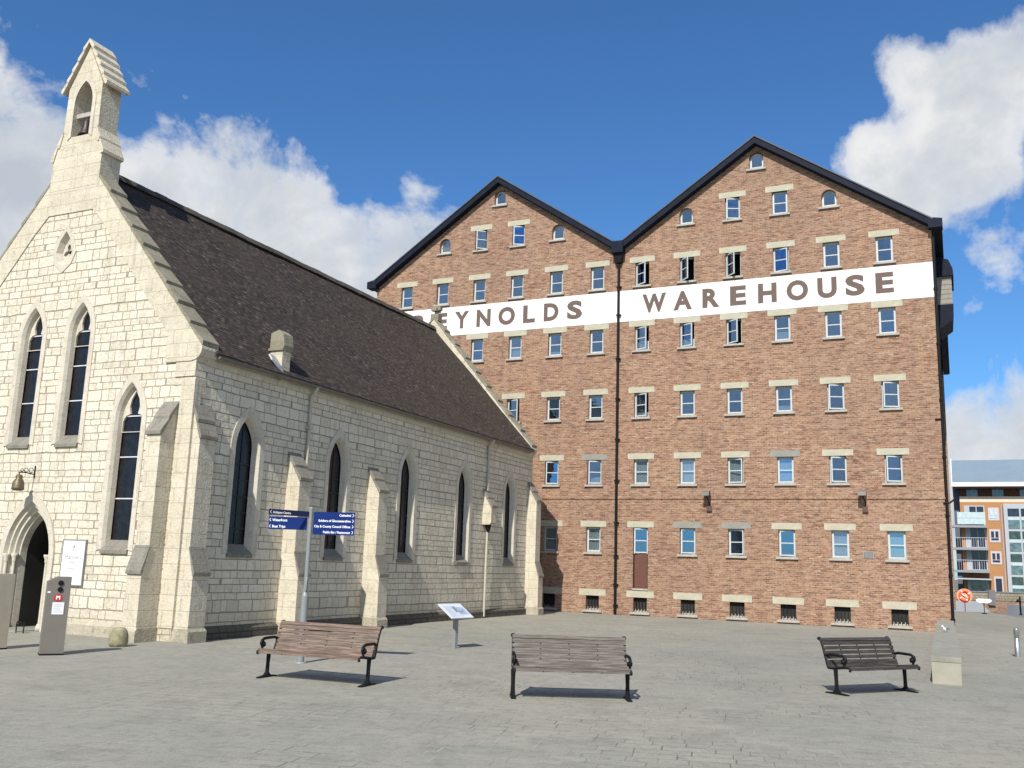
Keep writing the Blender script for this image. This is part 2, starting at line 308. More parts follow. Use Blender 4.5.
BRONZE = simple('dull_bronze', (0.15, 0.125, 0.075), 0.5, metal=.5, var=.3, scale=12)
BELL = simple('bell_bronze', (0.06, 0.045, 0.045), 0.5, metal=.6, var=.3, scale=12)
CREAMPIPE = simple('stone_colour_pipe_paint', (0.45, 0.42, 0.35), 0.6, var=.1, scale=6)
STEEL = simple('satin_steel', (0.46, 0.46, 0.44), 0.36, metal=.85, var=.06, scale=3)
MACHINE = simple('grey_bronze_metal_panel', (0.215, 0.195, 0.165), 0.5, metal=.3, var=.06, scale=3)
GREYPAINT = simple('grey_post_paint', (0.24, 0.25, 0.25), 0.45, metal=.1, var=.05, scale=6)
BLUE = simple('blue_sign_enamel', (0.008, 0.024, 0.135), 0.4, var=.05, scale=3, spec=.15)
NAVY = simple('navy_sign_enamel', (0.008, 0.012, 0.05), 0.35, var=.05, scale=3)
WHITE = simple('white_enamel', (0.80, 0.81, 0.82), 0.45, var=.02, scale=4)
GREYTEXT = simple('grey_print', (0.20, 0.20, 0.22), 0.6, var=.03)
RED = simple('red_print', (0.50, 0.03, 0.035), 0.5, var=.05)
ORANGE = simple('orange_plastic', (0.80, 0.11, 0.03), 0.45, var=.08)
PALEORANGE = simple('faded_orange_plastic', (0.82, 0.33, 0.20), 0.5, var=.08)
CONC = simple('smooth_wall_stone', (0.33, 0.31, 0.245), 0.85, var=.10, scale=3, bump=.2)
CONCTOP = simple('worn_wall_top_stone', (0.27, 0.26, 0.215), 0.85, var=.18, scale=3, bump=.3)

# ------------------------------------------------------------------ mesh helper
class MB:
    def __init__(s): s.v = []; s.f = []; s.m = []; s.s = []
    def face(s, pts, mi=0, sm=False):
        b = len(s.v); s.v += [tuple(p) for p in pts]; s.f.append(tuple(range(b, b + len(pts)))); s.m.append(mi); s.s.append(sm)
    def idx(s, pts, faces, mi=0, sm=False):
        b = len(s.v); s.v += [tuple(p) for p in pts]
        for f in faces: s.f.append(tuple(b + i for i in f)); s.m.append(mi); s.s.append(sm)
    def box(s, x0, x1, y0, y1, z0, z1, mi=0):
        p = [(x0, y0, z0), (x1, y0, z0), (x1, y1, z0), (x0, y1, z0), (x0, y0, z1), (x1, y0, z1), (x1, y1, z1), (x0, y1, z1)]
        s.idx(p, [(0, 3, 2, 1), (4, 5, 6, 7), (0, 1, 5, 4), (1, 2, 6, 5), (2, 3, 7, 6), (3, 0, 4, 7)], mi)
    def prism(s, prof, ext, mi=0, sm=False):
        n = len(prof); e = Vector(ext); a = [Vector(p) for p in prof]; b = [p + e for p in a]
        s.idx(a + b, [tuple(range(n))[::-1], tuple(range(n, 2 * n))], mi)
        s.idx(a + b, [(i, (i + 1) % n, n + (i + 1) % n, n + i) for i in range(n)], mi, sm)
    def tube(s, pts, r, n=10, mi=0, caps=True):
        pts = [Vector(p) for p in pts]
        rs = r if isinstance(r, (list, tuple)) else [r] * len(pts)
        rings = []; prev = None
        for i, p in enumerate(pts):
            d = (pts[min(i + 1, len(pts) - 1)] - pts[max(i - 1, 0)]).normalized()
            if prev is None: prev = Vector((0, 0, 1)) if abs(d.z) < .9 else Vector((1, 0, 0))
            x = d.cross(prev).normalized(); y = x.cross(d).normalized(); prev = y
            rings += [p + (x * math.cos(2 * math.pi * k / n) + y * math.sin(2 * math.pi * k / n)) * rs[i] for k in range(n)]
        fs = [(i * n + k, i * n + (k + 1) % n, (i + 1) * n + (k + 1) % n, (i + 1) * n + k) for i in range(len(pts) - 1) for k in range(n)]
        s.idx(rings, fs, mi, True)
        if caps: s.face(rings[:n][::-1], mi); s.face(rings[-n:], mi)
    def lathe(s, prof, c=(0, 0, 0), n=20, mi=0):
        rings = [(c[0] + r * math.cos(2 * math.pi * k / n), c[1] + r * math.sin(2 * math.pi * k / n), c[2] + z) for r, z in prof for k in range(n)]
        s.idx(rings, [(i * n + k, i * n + (k + 1) % n, (i + 1) * n + (k + 1) % n, (i + 1) * n + k) for i in range(len(prof) - 1) for k in range(n)], mi, True)
    def build(s, name, mats, parent=None, label=None, loc=None):
        me = bpy.data.meshes.new(name); me.from_pydata(s.v, [], s.f)
        if not isinstance(mats, (list, tuple)): mats = [mats]
        for m in mats: me.materials.append(m)
        me.polygons.foreach_set('material_index', s.m); me.polygons.foreach_set('use_smooth', s.s); me.update()
        import bmesh
        bm = bmesh.new(); bm.from_mesh(me); bmesh.ops.recalc_face_normals(bm, faces=bm.faces); bm.to_mesh(me); bm.free()
        return link(name, me, parent, label, loc)
def link(name, me, parent=None, label=None, loc=None):
    o = bpy.data.objects.new(name, me); col.objects.link(o)
    if parent: o.parent = parent
    if label: o['label'] = label
    if loc: o.location = loc
    return o
def thing(name, label, cat, loc=(0, 0, 0), rz=0.0, group=None):
    o = bpy.data.objects.new(name, None); col.objects.link(o); o.location = loc; o.rotation_euler = (0, 0, rz)
    o.empty_display_size = .3
    tag(o, label, cat, group); return o
def tag(o, label, cat, group=None):
    o['label'] = label; o['category'] = cat
    if group: o['group'] = group
def struct(o): o['kind'] = 'structure'; return o

def text_mesh(name, body, size, mat, parent, pos, rot, offset=0.0, ext=0.004, align='CENTER', label=None, xs=1.0):
    c = bpy.data.curves.new(name, 'FONT'); c.body = body; c.size = size; c.extrude = ext; c.offset = offset
    c.align_x = align; c.align_y = 'BOTTOM_BASELINE'; c.resolution_u = 4
    to = bpy.data.objects.new(name + '_curve', c); col.objects.link(to)
    bpy.context.view_layer.update()
    me = bpy.data.meshes.new_from_object(to.evaluated_get(bpy.context.evaluated_depsgraph_get()))
    bpy.data.objects.remove(to, do_unlink=True)
    me.transform(Matrix.Translation(pos) @ rot @ Matrix.Diagonal((xs, 1, 1, 1)))
    me.materials.clear(); me.materials.append(mat)
    o = link(name, me, parent, label); return o
RX = Matrix.Rotation(math.pi / 2, 4, 'X')

def lancet(cx, w, z0, zs, za, n=9):
    h = za - zs; R = (w * w / 4 + h * h) / w; c = cx + R - w / 2
    a1 = math.atan2(h, -(R - w / 2)) if R > w / 2 else math.pi / 2
    L = []
    for i in range(n + 1):
        a = math.pi + (a1 - math.pi) * i / n
        L.append((c + R * math.cos(a), zs + R * math.sin(a)))
    L[-1] = (cx, za)
    Rr = [(2 * cx - x, z) for x, z in L[:-1]][::-1]
    return [(cx - w / 2, z0)] + L + Rr + [(cx + w / 2, z0)]
def strip(mb, A, B, mp, dA, dB, mi=0, closed=False, sm=False):
    n = len(A); pa = [mp(x, z, dA) for x, z in A]; pb = [mp(x, z, dB) for x, z in B]
    rng = range(n if closed else n - 1)
    for i in rng:
        j = (i + 1) % n; mb.face([pa[i], pa[j], pb[j], pb[i]], mi, sm)
def plate(mb, outer, holes, mp, d, mi=0):
    loops = [[Vector((x, z, 0)) for x, z in outer]] + [[Vector((x, z, 0)) for x, z in h] for h in holes]
    tris = tessellate_polygon(loops); flat = [p for l in loops for p in l]
    mb.idx([mp(p.x, p.y, d) for p in flat], [tuple(t) for t in tris], mi)
mpF = lambda a, b, d: (a, -d, b)      # wall facing -y
mpG = lambda a, b, d: (-d, a, b)      # gable facing -x
def rect(x0, x1, z0, z1): return [(x0, z0), (x0, z1), (x1, z1), (x1, z0)]

# ------------------------------------------------------------------ frames
WT = math.radians(-25.1705); CT = WT + math.pi / 2
WO = Vector((4.6945, 41.226, 0)); CO = Vector((-7.3432, 21.6883, 0))
def wl(u, off, z=0):                   # warehouse frame (off towards the viewer) -> world
    return Vector((WO.x + u * math.cos(WT) + off * math.sin(WT), WO.y + u * math.sin(WT) - off * math.cos(WT), z))
def cl(u, o, z=0):                     # chapel frame (o outward from its long wall) -> world
    return Vector((CO.x + u * math.cos(CT) + o * math.sin(CT), CO.y + u * math.sin(CT) - o * math.cos(CT), z))

# ------------------------------------------------------------------ ground
quay = [(-260, -120), (260, -120), (260, 26), (70, 36), (36, 45), (30.6, 49.5), (28.6, 53.2), (29.6, 57.2), (30.2, 59.4), (27, 59.6), (20, 60.2), (-260, 96)]
mb = MB(); mb.prism([(x, y, 0) for x, y in quay], (0, 0, -3.5)); g = mb.build('ground', PAVING); struct(g)
# granite edging of the quay
mb = MB()
kp = quay[3:11]
for i in range(len(kp) - 1):
    a = Vector((*kp[i], 0)); b = Vector((*kp[i + 1], 0)); d = (b - a).normalized(); nrm = Vector((-d.y, d.x, 0))
    for (w0, w1) in ((0.0, 0.45),):
        q = [a + nrm * w0, b + nrm * w0, b + nrm * w1, a + nrm * w1]
        mb.face([p + Vector((0, 0, 0.004)) for p in q])
struct(mb.build('quay_edge', simple('granite_edging', (0.19, 0.19, 0.185), .8, var=.15, scale=2)))
# drain channel beside the low wall
mb = MB()
q = [cl(3.75, 15.02, .004), cl(21.0, 14.82, .004), cl(21.0, 14.98, .004), cl(3.75, 15.18, .004)]
mb.face(q); struct(mb.build('drain_channel', simple('drain_setts', (0.255, 0.245, 0.215), .9, var=.2, scale=5)))
m_w, t_w, b_w = new_mat('dock_water')
b_w.inputs['Base Color'].default_value = (0.02, 0.035, 0.035, 1); b_w.inputs['Roughness'].default_value = 0.08
_bp = N(t_w, 'ShaderNodeBump'); _bp.inputs['Strength'].default_value = .3; t_w.links.new(noise(t_w, N(t_w, 'ShaderNodeTexCoord').outputs['Object'], 1.5, 4), _bp.inputs['Height']); t_w.links.new(_bp.outputs[0], b_w.inputs['Normal'])
mb = MB(); mb.face([(-300, 20, -2.2), (300, 20, -2.2), (300, 99, -2.2), (-300, 99, -2.2)]); struct(mb.build('water', m_w))
mb = MB(); mb.prism([(-3000, 95.4, 0.12), (3000, 95.4, 0.12), (3000, 4000, 0.12), (-3000, 4000, 0.12)], (0, 0, -4))
struct(mb.build('far_ground', simple('far_ground_surface', (0.16, 0.165, 0.13), .9, var=.2, scale=.05)))

# ------------------------------------------------------------------ warehouse
wh = thing('warehouse', 'tall red brick warehouse with twin gables, rows of small windows and white painted name band', 'warehouse', WO, WT)
AP = 6.15; TOP = 20.5; SL = 0.68; HW = 12.93
rz = lambda u, c=0.0: TOP - SL * abs(abs(u) - AP) - c
cols_u = [1.06, 3.09, 5.10, 7.10, 9.12, 11.16]
openings = []   # (kind, cx, z0, z1, w)
for s in (-1, 1):
    for i, cu in enumerate(cols_u):
        for r, zc in (('r7', 14.89), ('r6', 11.93), ('r5', 8.94), ('r4', 6.03), ('r3', 3.12)):
            openings.append(['win', s * cu, zc - 0.53, zc + 0.54, 0.65, r, i, s])
        openings.append(['cellar', s * cu, 0.16, 0.75, 0.60, 'r0', i, s])
    for cu, i in ((5.1, 2), (7.1, 3)):
        openings.append(['win', s * cu, 16.93, 17.93, 0.64, 'r8', i, s])
    for cu, z0, zt in ((3.06, 16.98, 17.72), (9.10, 16.98, 17.72), (6.15, 19.12, 19.90)):
        openings.append(['arc', s * cu, z0, zt, 0.60, 'ra', 9, s])
for o in openings:                     # the tall slot by the pipe: window above, boarding below
    if o[5] == 'r3' and o[6] == 0 and o[7] == 1: o[2] = 1.12; o[0] = 'slot'
def opening_profile(o):
    k, cx, z0, z1, w = o[:5]
    if k == 'arc':
        r = w / 2; zs = z1 - r
        return [(cx - r, z0)] + [(cx + r * math.cos(math.pi - math.pi * i / 10), zs + r * math.sin(math.pi - math.pi * i / 10)) for i in range(11)] + [(cx + r, z0)]
    return rect(cx - w / 2, cx + w / 2, z0, z1)
profs = [opening_profile(o) for o in openings]
outer = [(-HW, 0), (-HW, rz(HW, .1)), (-AP, TOP - .1), (0, rz(0, .1)), (AP, TOP - .1), (HW, rz(HW, .1)), (HW, 0)]
DEP = 30.0
mb = MB(); plate(mb, outer, profs, mpF, 0)
for p in profs: strip(mb, p, p, mpF, 0, -0.26, closed=True)
mb.face([(HW, 0, 0), (HW - .28, DEP, 0), (HW - .28, DEP, rz(HW, .1)), (HW, 0, rz(HW, .1))])
mb.face([(-HW, 0, 0), (-HW, DEP, 0), (-HW, DEP, rz(HW, .1)), (-HW, 0, rz(HW, .1))])
plate(mb, outer, [], mpF, -DEP)
mb.build('wall', BRICK, wh)
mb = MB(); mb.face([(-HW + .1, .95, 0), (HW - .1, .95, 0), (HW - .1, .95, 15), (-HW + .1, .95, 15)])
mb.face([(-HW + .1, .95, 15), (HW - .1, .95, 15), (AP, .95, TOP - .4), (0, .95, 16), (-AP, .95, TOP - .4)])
mb.build('dark_backing', DARKROOM, wh)  # dark sheet added behind the windows to stand for unlit rooms
# string courses and relief lines in the brickwork
mb = MB(); mb.box(-HW - .02, HW + .02, -.035, .02, 4.86, 4.935); mb.build('string_course', BRICK, wh)
# roofs
mb = MB()
for s in (-1, 1):
    for (ua, za, ub, zb) in ((0, rz(0), s * AP, TOP), (s * AP, TOP, s * 13.32, rz(13.32))):
        mb.prism([(ua, -.22, za), (ub, -.22, zb), (ub, -.22, zb - .09), (ua, -.22, za - .09)], (0, DEP + .4, 0))
mb.build('roof', SLATE, wh)
def barge(ua, ub, s):
    mb = MB(); za, zb = rz(ua), rz(ub)
    za -= .07; zb -= .07
    mb.prism([(ua, -.33, za), (ub, -.33, zb), (ub, -.33, zb - .27), (ua, -.33, za - .27)], (0, .06, 0))
    mb.prism([(ua, -.30, za - .25), (ub, -.30, zb - .25), (ub, -.30, zb - .29), (ua, -.30, za - .29)], (0, .30, 0))
    # slate edge above the board
    mb.prism([(ua, -.37, za + .075), (ub, -.37, zb + .075), (ub, -.37, zb + .015), (ua, -.37, za + .015)], (0, .14, 0), 1)
    mb.build('bargeboard', [BARGE, SLATE], wh)
for s in (-1, 1):
    barge(s * AP, s * 0.24, s); barge(s * AP, s * 13.0, s)
    mb = MB(); e = rz(13.0) - .02
    x0, x1 = sorted((s * 12.82, s * 13.34))
    mb.prism([(x0, -.36, e + (.08 if s > 0 else -.02)), (x1, -.36, e - (.02 if s > 0 else -.08)), (x1, -.36, e - .36), (x0, -.36, e - .36)], (0, .5, 0))
    mb.build('eaves_box', BARGE, wh)
    mb = MB(); x0, x1 = sorted((s * 12.94, s * 13.26)); mb.box(x0, x1, .14, DEP, e - .34, e - .04); mb.build('soffit', BARGE, wh)
# hopper and pipes
mb = MB(); mb.box(-.27, .27, -.42, -.02, 15.88, 16.42); mb.build('valley_hopper', BARGE, wh)
mb = MB(); mb.prism([(-.22, -.3, 15.88), (.22, -.3, 15.88), (.13, -.24, 15.45), (-.13, -.24, 15.45)], (0, .22, 0)); mb.tube([(0, -.13, 15.5), (0, -.13, .02)], .052, 12)
for z in (14.3, 13.0, 11.0, 9.2, 7.4, 5.6, 3.8, 2.4, 1.2, .35): mb.tube([(0, -.13, z), (0, -.13, z + .07)], .066, 12); mb.box(-.11, .11, -.12, 0, z + .02, z + .07)
mb.build('downpipe', BLACK, wh)
mb = MB(); px_ = HW + .03; mb.tube([(px_, .0, 15.2), (px_, .0, .02)], .058, 12)
for z in (13, 10.8, 8.6, 6.4, 4.2, 2.0, .4): mb.tube([(px_, .0, z), (px_, .0, z + .1)], .078, 12)
mb.tube([(px_ - .25, -.06, 7.9), (px_, -.02, 7.9)], .03, 8); mb.tube([(px_ - .12, -.05, 4.72), (px_ + .1, -.05, 4.72), (px_ + .32, .0, 4.9)], .035, 8)
mb.build('downpipe', BLACK, wh)
# painted band
mb = MB(); zb0, zb1 = 12.74, 14.17
band_holes = []
mb.prism([(-HW + .01, -.006, zb0), (HW - .01, -.006, zb0), (HW - .01, -.006, zb1), (-HW + .01, -.006, zb1)], (0, .005, 0))
band = mb.build('painted_band', WHITE_WALL, wh)
LW = dict(W=1.08, A=.82, R=.74, E=.68, H=.77, O=.87, U=.76, S=.74, Y=.78, N=.75, L=.61, D=.74)
def word(chars, us, cap=1.0, z=13.06):
    for ch, u in zip(chars, us):
        o = text_mesh('letter', ch, 1.0, LETTER, band, Vector((0, 0, 0)), RX, offset=0.044, ext=0.003)
        X = [v.co.x for v in o.data.vertices]; Z = [v.co.z for v in o.data.vertices]
        tall = cap * (1.03 if ch in 'OSU' else 1.0)
        sx = LW[ch] / (max(X) - min(X)); sz = tall / (max(Z) - min(Z)); cx_ = (max(X) + min(X)) / 2
        z0_ = z - (.012 if ch in 'OSU' else 0)
        o.data.transform(Matrix.Translation((u, -.010, z0_)) @ Matrix.Diagonal((sx, 1, sz, 1)) @ Matrix.Translation((-cx_, 0, -min(Z))))
word('REYNOLDS', [-10.30, -9.12, -7.98, -6.80, -5.58, -4.42, -3.30, -2.14], .85)
word('WAREHOUSE', [1.62, 2.90, 4.14, 5.30, 6.52, 7.74, 8.92, 10.00, 11.12], .85)
# hoist housing on the right-hand wall
lu = MB()
mb = MB(); mb.box(HW + .01, HW + .62, 3.2, 5.4, 13.25, 14.5, 0)
for k in range(6): mb.box(HW + .0, HW + .635, 3.185, 3.2, 13.28 + k * .205, 13.28 + k * .205 + .17, 0)
mb.prism([(HW, 3.05, 14.45), (HW + .72, 3.05, 14.45), (HW + .70, 3.05, 14.75), (HW + .55, 3.05, 15.15), (HW, 3.05, 15.35)], (0, 2.5, 0), 1)
mb.prism([(HW, 3.2, 13.25), (HW + .66, 3.2, 13.25), (HW + .60, 3.2, 12.55), (HW + .18, 3.2, 12.25), (HW, 3.2, 12.2)], (0, 2.1, 0), 1)
mb.build('hoist_housing', [simple('grey_weatherboard', (0.27, 0.25, 0.22), .8, var=.15), BARGE], wh)

# windows -------------------------------------------------
cache = {}
def cached(key, fn):
    if key not in cache: cache[key] = fn()
    return cache[key]
def mesh_of(mb, name, mats):
    o = mb.build(name, mats); me = o.data; bpy.data.objects.remove(o); return me
def frame_mesh(w, h, arc=False):
    mb = MB(); t = .042
    if arc:
        r = w / 2; zs = h - r
        def pr_(d):
            rr = r - d
            return [(-rr, d)] + [(rr * math.cos(math.pi - math.pi * i / 10), zs + rr * math.sin(math.pi - math.pi * i / 10)) for i in range(11)] + [(rr, d)]
        a, b = pr_(0.004), pr_(.085)
        f = lambda x, z, d: (x, -d, z)
        strip(mb, a, b, f, 0, 0, closed=True); strip(mb, b, b, f, 0, -.06, closed=True)
        mb.box(-r + .01, r - .01, -.012, .03, .004, .12)
    else:
        mb.box(-w / 2 + .003, -w / 2 + t, -.03, .05, .003, h - .003); mb.box(w / 2 - t, w / 2 - .003, -.03, .05, .003, h - .003)
        mb.box(-w / 2 + t, w / 2 - t, -.03, .05, .003, t); mb.box(-w / 2 + t, w / 2 - t, -.03, .05, h - t, h - .003)
    return mesh_of(mb, 'window', FRAME)
def casement_mesh(w, h):               # hinge on x=0, opens outward (-y)
    mb = MB(); t = .046
    mb.box(0, t, -.02, .02, 0, h); mb.box(w - t, w, -.02, .02, 0, h); mb.box(t, w - t, -.02, .02, 0, t); mb.box(t, w - t, -.02, .02, h - t, h)
    mb.box(t, w - t, -.018, .018, h * .5 - .019, h * .5 + .019)
    return mesh_of(mb, 'casement', FRAME)
def pane_mesh(w, h):
    mb = MB(); mb.box(.043, w - .043, -.004, .004, .043, h - .043); return mesh_of(mb, 'pane', GLASS)
def sill_mesh(w):
    mb = MB(); mb.prism([(-w / 2, -.09, -.10), (-w / 2, -.09, -.02), (-w / 2, .16, .012), (-w / 2, .16, -.10)], (w, 0, 0)); return mesh_of(mb, 'sill', SILL)
def lintel_mesh(w, h, m, key):
    mb = MB(); mb.prism([(-w / 2, -.014, 0), (-w / 2 + random.uniform(-.01, .01), -.014, h), (w / 2, -.014, h + random.uniform(-.008, .008)), (w / 2, -.014, 0)], (0, .1, 0)); return mesh_of(mb, 'lintel', m)
openstate = {(1, 'r7', 0): 34, (1, 'r7', 1): 47, (1, 'r7', 2): 47, (1, 'r7', 3): 14, (1, 'r8', 2): -22, (1, 'r8', 3): -4, (-1, 'r8', 3): -38, (-1, 'r8', 2): -24,
             (1, 'r6', 0): 26, (1, 'r6', 1): 24, (1, 'r6', 2): 34, (1, 'r6', 3): 3, (1, 'r5', 0): 22, (1, 'r5', 4): -20, (1, 'r5', 5): -20, (1, 'r4', 2): 12, (1, 'r4', 4): -22, (1, 'r4', 5): -22,
             (-1, 'r5', 2): 20, (-1, 'r4', 1): -16, (-1, 'r4', 0): -22, (1, 'r3', 0): -16, (1, 'r3', 1): -8, (1, 'r3', 2): 8, (1, 'r3', 3): -9, (-1, 'r7', 0): 0}
blinds = {(1, 'r4', 0): 1, (1, 'r4', 1): 1, (1, 'r4', 2): 1, (1, 'r4', 3): 1, (1, 'r3', 4): 1, (1, 'r3', 5): 1, (-1, 'r3', 0): 1, (-1, 'r3', 1): 1, (1, 'r6', 3): .45, (1, 'r6', 1): .35, (1, 'r6', 0): .4,
          (-1, 'r4', 0): .3, (1, 'r5', 3): .25, (-1, 'r6', 2): .5, (-1, 'r6', 1): .2, (1, 'r5', 0): .2}
grey = {(1, 'r3', 1), (1, 'r3', 2), (1, 'r4', 3), (-1, 'r4', 0)}
for o in openings:
    k, cx, z0, z1, w, r, i, s = o
    key = (s, r, i); recess = .17
    if k == 'cellar':
        wn_ = MB()
        for q in range(4): wn_.box(cx - .2 + q * .133 - .011, cx - .2 + q * .133 + .011, .10, .122, z0, z1)
        wn_.box(cx - .295, cx + .295, .18, .20, z0 + .002, z1 - .002, 1)
        win = wn_.build('cellar_window', [BLACK, DARKROOM], wh)
        mbb = MB()
        mbb.box(cx - .26, cx + .26, .125, .16, z0 + .004, z0 + .05)
        for q in range(4): mbb.box(cx - .24 + q * .133, cx - .20 + q * .133, .125, .16, z0 + .05, z0 + .12)
        mbb.build('vent_block', SILL, win)
        link('lintel', cached(('cl', random.randint(0, 2)), lambda: lintel_mesh(1.2, .27, LINTEL, 0)), win, loc=(cx, 0, z1))
        link('sill', cached(('s', .74), lambda: sill_mesh(.86)), win, loc=(cx, 0, z0))
        continue
    if k == 'slot':
        b0 = MB(); b0.box(cx - .275, cx + .275, .08, .12, z0, 2.55); b0.build('boarding', BROWN, wh)
        z0w = 2.56
        mb = MB(); mb.box(cx - .34, cx + .34, -.05, .12, z0 - .07, z0); mb.build('threshold', SILL, wh)
    else: z0w = z0
    h = z1 - z0w
    if k == 'arc':
        win = link('arched_window', cached('arcf', lambda: frame_mesh(w, h, True)), wh, loc=(cx, recess, z0w))
        def am():
            mb = MB(); r_ = w / 2 - .06; zs = h - w / 2
            mb.prism([(-r_, .01, .08)] + [(r_ * math.cos(math.pi - math.pi * q / 10), .01, zs + r_ * math.sin(math.pi - math.pi * q / 10)) for q in range(11)] + [(r_, .01, .08)], (0, .008, 0))
            return mesh_of(mb, 'pane', GLASS)
        link('pane', cached('arcp', am), win)
        link('sill', cached(('s', .8), lambda: sill_mesh(.84)), win, loc=(0, -recess, 0))
        if key[0] < 0 and cx < -8:
            mb = MB(); mb.prism([(-.2, .1, .1), (.2, .1, .1), (.2, -.14, .32), (-.2, -.14, .32)], (0, .03, .0)); mb.build('open_sash', FRAME, win)
        continue
    hk = round(h, 3)
    win = link('window', cached(('f', w, hk), lambda: frame_mesh(w, h)), wh, loc=(cx, recess, z0w))
    ang = openstate.get(key, 0); cw, ch = w - .075, h - .075
    cas = link('casement', cached(('c', hk), lambda: casement_mesh(cw, ch)), win)
    pn = link('pane', cached(('p', hk), lambda: pane_mesh(cw, ch)), win)
    for q in (cas, pn):
        if ang >= 0: q.location = (-cw / 2, -.02, .037); q.rotation_euler = (0, 0, -math.radians(ang))
        else: q.location = (cw / 2, -.02, .037); q.rotation_euler = (0, 0, math.pi - math.radians(ang)); 
    if ang < 0:   # hinge on the right: the sheet is turned round, so keep it symmetric
        pass
    if k != 'slot': link('sill', cached(('s', .74), lambda: sill_mesh(.86)), win, loc=(0, -recess, 0))
    lm = LINTEL_GREY if key in grey else LINTEL
    link('lintel', cached(('l', lm.name, random.randint(0, 3)), lambda: lintel_mesh(1.17, .255, lm, 0)), win, loc=(0, -recess, h))
    if key in blinds:
        bh = blinds[key]; mb = MB()
        n_ = 14
        for q in range(n_):
            x0 = -w / 2 + .03 + q * (w - .06) / n_; yy = .055 + (.012 if q % 2 else 0)
            mb.box(x0, x0 + (w - .06) / n_ - .002, yy, yy + .008, .03, .03 + (h - .06) * bh)
        mb.build('blind', BLIND if bh == 1 else CURTAIN, win)

# lamps and plaque on the warehouse
for u, lab in ((4.02, 'dark floodlight and junction box on the brick wall, the one nearer the black downpipe'), (10.08, 'dark floodlight and junction box on the brick wall above the small plaque')):
    base = wl(u, 0, 4.35)
    t = thing('wall_floodlight', lab, 'floodlight', base, WT, 'floodlights on the warehouse wall')
    mb = MB(); mb.prism([(-.11, -.10, .02), (.11, -.10, .02), (.09, -.10, .22), (-.09, -.10, .22)], (0, .095, 0)); mb.build('junction_box', simple('rust_brown_box', (0.10, 0.06, 0.045), .6), t)
    mb = MB(); mb.tube([(.02, -.05, .2), (.02, -.22, .42), (-.06, -.30, .60)], .022, 8); mb.build('arm', BLACK, t)
    mb = MB(); mb.prism([(-.22, -.50, .62), (-.22, -.46, .78), (-.22, -.18, .84), (-.22, -.14, .66)], (.30, 0, 0)); mb.build('lamp_head', simple('grey_lamp_casing', (0.13, 0.12, 0.11), .5), t)
mb = MB(); mb.box(-.19, .19, -.03, 0, 0, .27); mb.box(-.165, .165, -.036, -.03, .025, .245, 1)
for k in range(5): mb.box(-.13, .13, -.038, -.036, .05 + k * .038, .062 + k * .038, 2)
o = mb.build('wall_plaque', [simple('plaque_rim', (.30, .28, .25), .6), simple('slate_plaque', (.15, .15, .145), .6), simple('plaque_cut', (.30, .30, .28), .7)]); o.location = wl(10.13, .002, 2.6); o.rotation_euler = (0, 0, WT)
tag(o, 'small grey inscribed plaque between the two lowest right-hand windows', 'plaque')

# ------------------------------------------------------------------ chapel
ch = thing('stone_chapel', 'cream stone chapel with lancet windows, steep dark tiled roof and open bellcote', 'chapel', CO, CT)
LEN = 19.55; WID = 9.64; MID = WID / 2
side_c = [1.99, 5.86, 9.68, 13.55, 17.40]
WS = dict(w=.90, z0=1.98, zs=4.62, za=5.36)
side_holes = [lancet(c, .90, 1.98, 4.55, 5.38) for c in side_c]
mb = MB()
sideo = [(0.0, 0), (0.0, 6.6), (LEN, 6.6), (LEN, 0)]
plate(mb, sideo, side_holes, mpF, 0)
gz = lambda v: 6.85 + 1.19 * min(v, WID - v)
gwins = [(MID + .86, .78, 4.52, 7.30, 8.12), (MID - .86, .78, 4.52, 7.30, 8.12), (1.97, .86, 1.98, 5.05, 5.95), (WID - 1.97, .86, 1.98, 5.05, 5.95)]
gh = [lancet(*g) for g in gwins]
DOORC = 4.87
door_outer = lancet(DOORC, 1.62, 0.0, 1.75, 3.12, 12)
ves_o = [(MID + .06 + x, z) for x, z in [(-.30, 9.55), (-.2, 9.86), (0, 10.12), (.2, 9.86), (.30, 9.55), (.2, 9.3), (0, 9.13), (-.2, 9.3)]]
# gable outline, threaded round the doorway so the door reaches the ground
gout = [(0, 0), (0, gz(0)), (3.95, gz(3.95)), (WID - 3.95, gz(3.95)), (WID, gz(0)), (WID, 0)] + door_outer[::-1]
plate(mb, gout, gh + [ves_o], mpG, 0)
# far gable and back wall
mb.face([(LEN, 0, 0), (LEN, WID, 0), (LEN, WID, gz(0)), (LEN, MID, gz(MID)), (LEN, 0, gz(0))])
mb.face([(0, WID, 0), (LEN, WID, 0), (LEN, WID, 6.6), (0, WID, 6.6)])
mb.build('wall', STONE, ch)
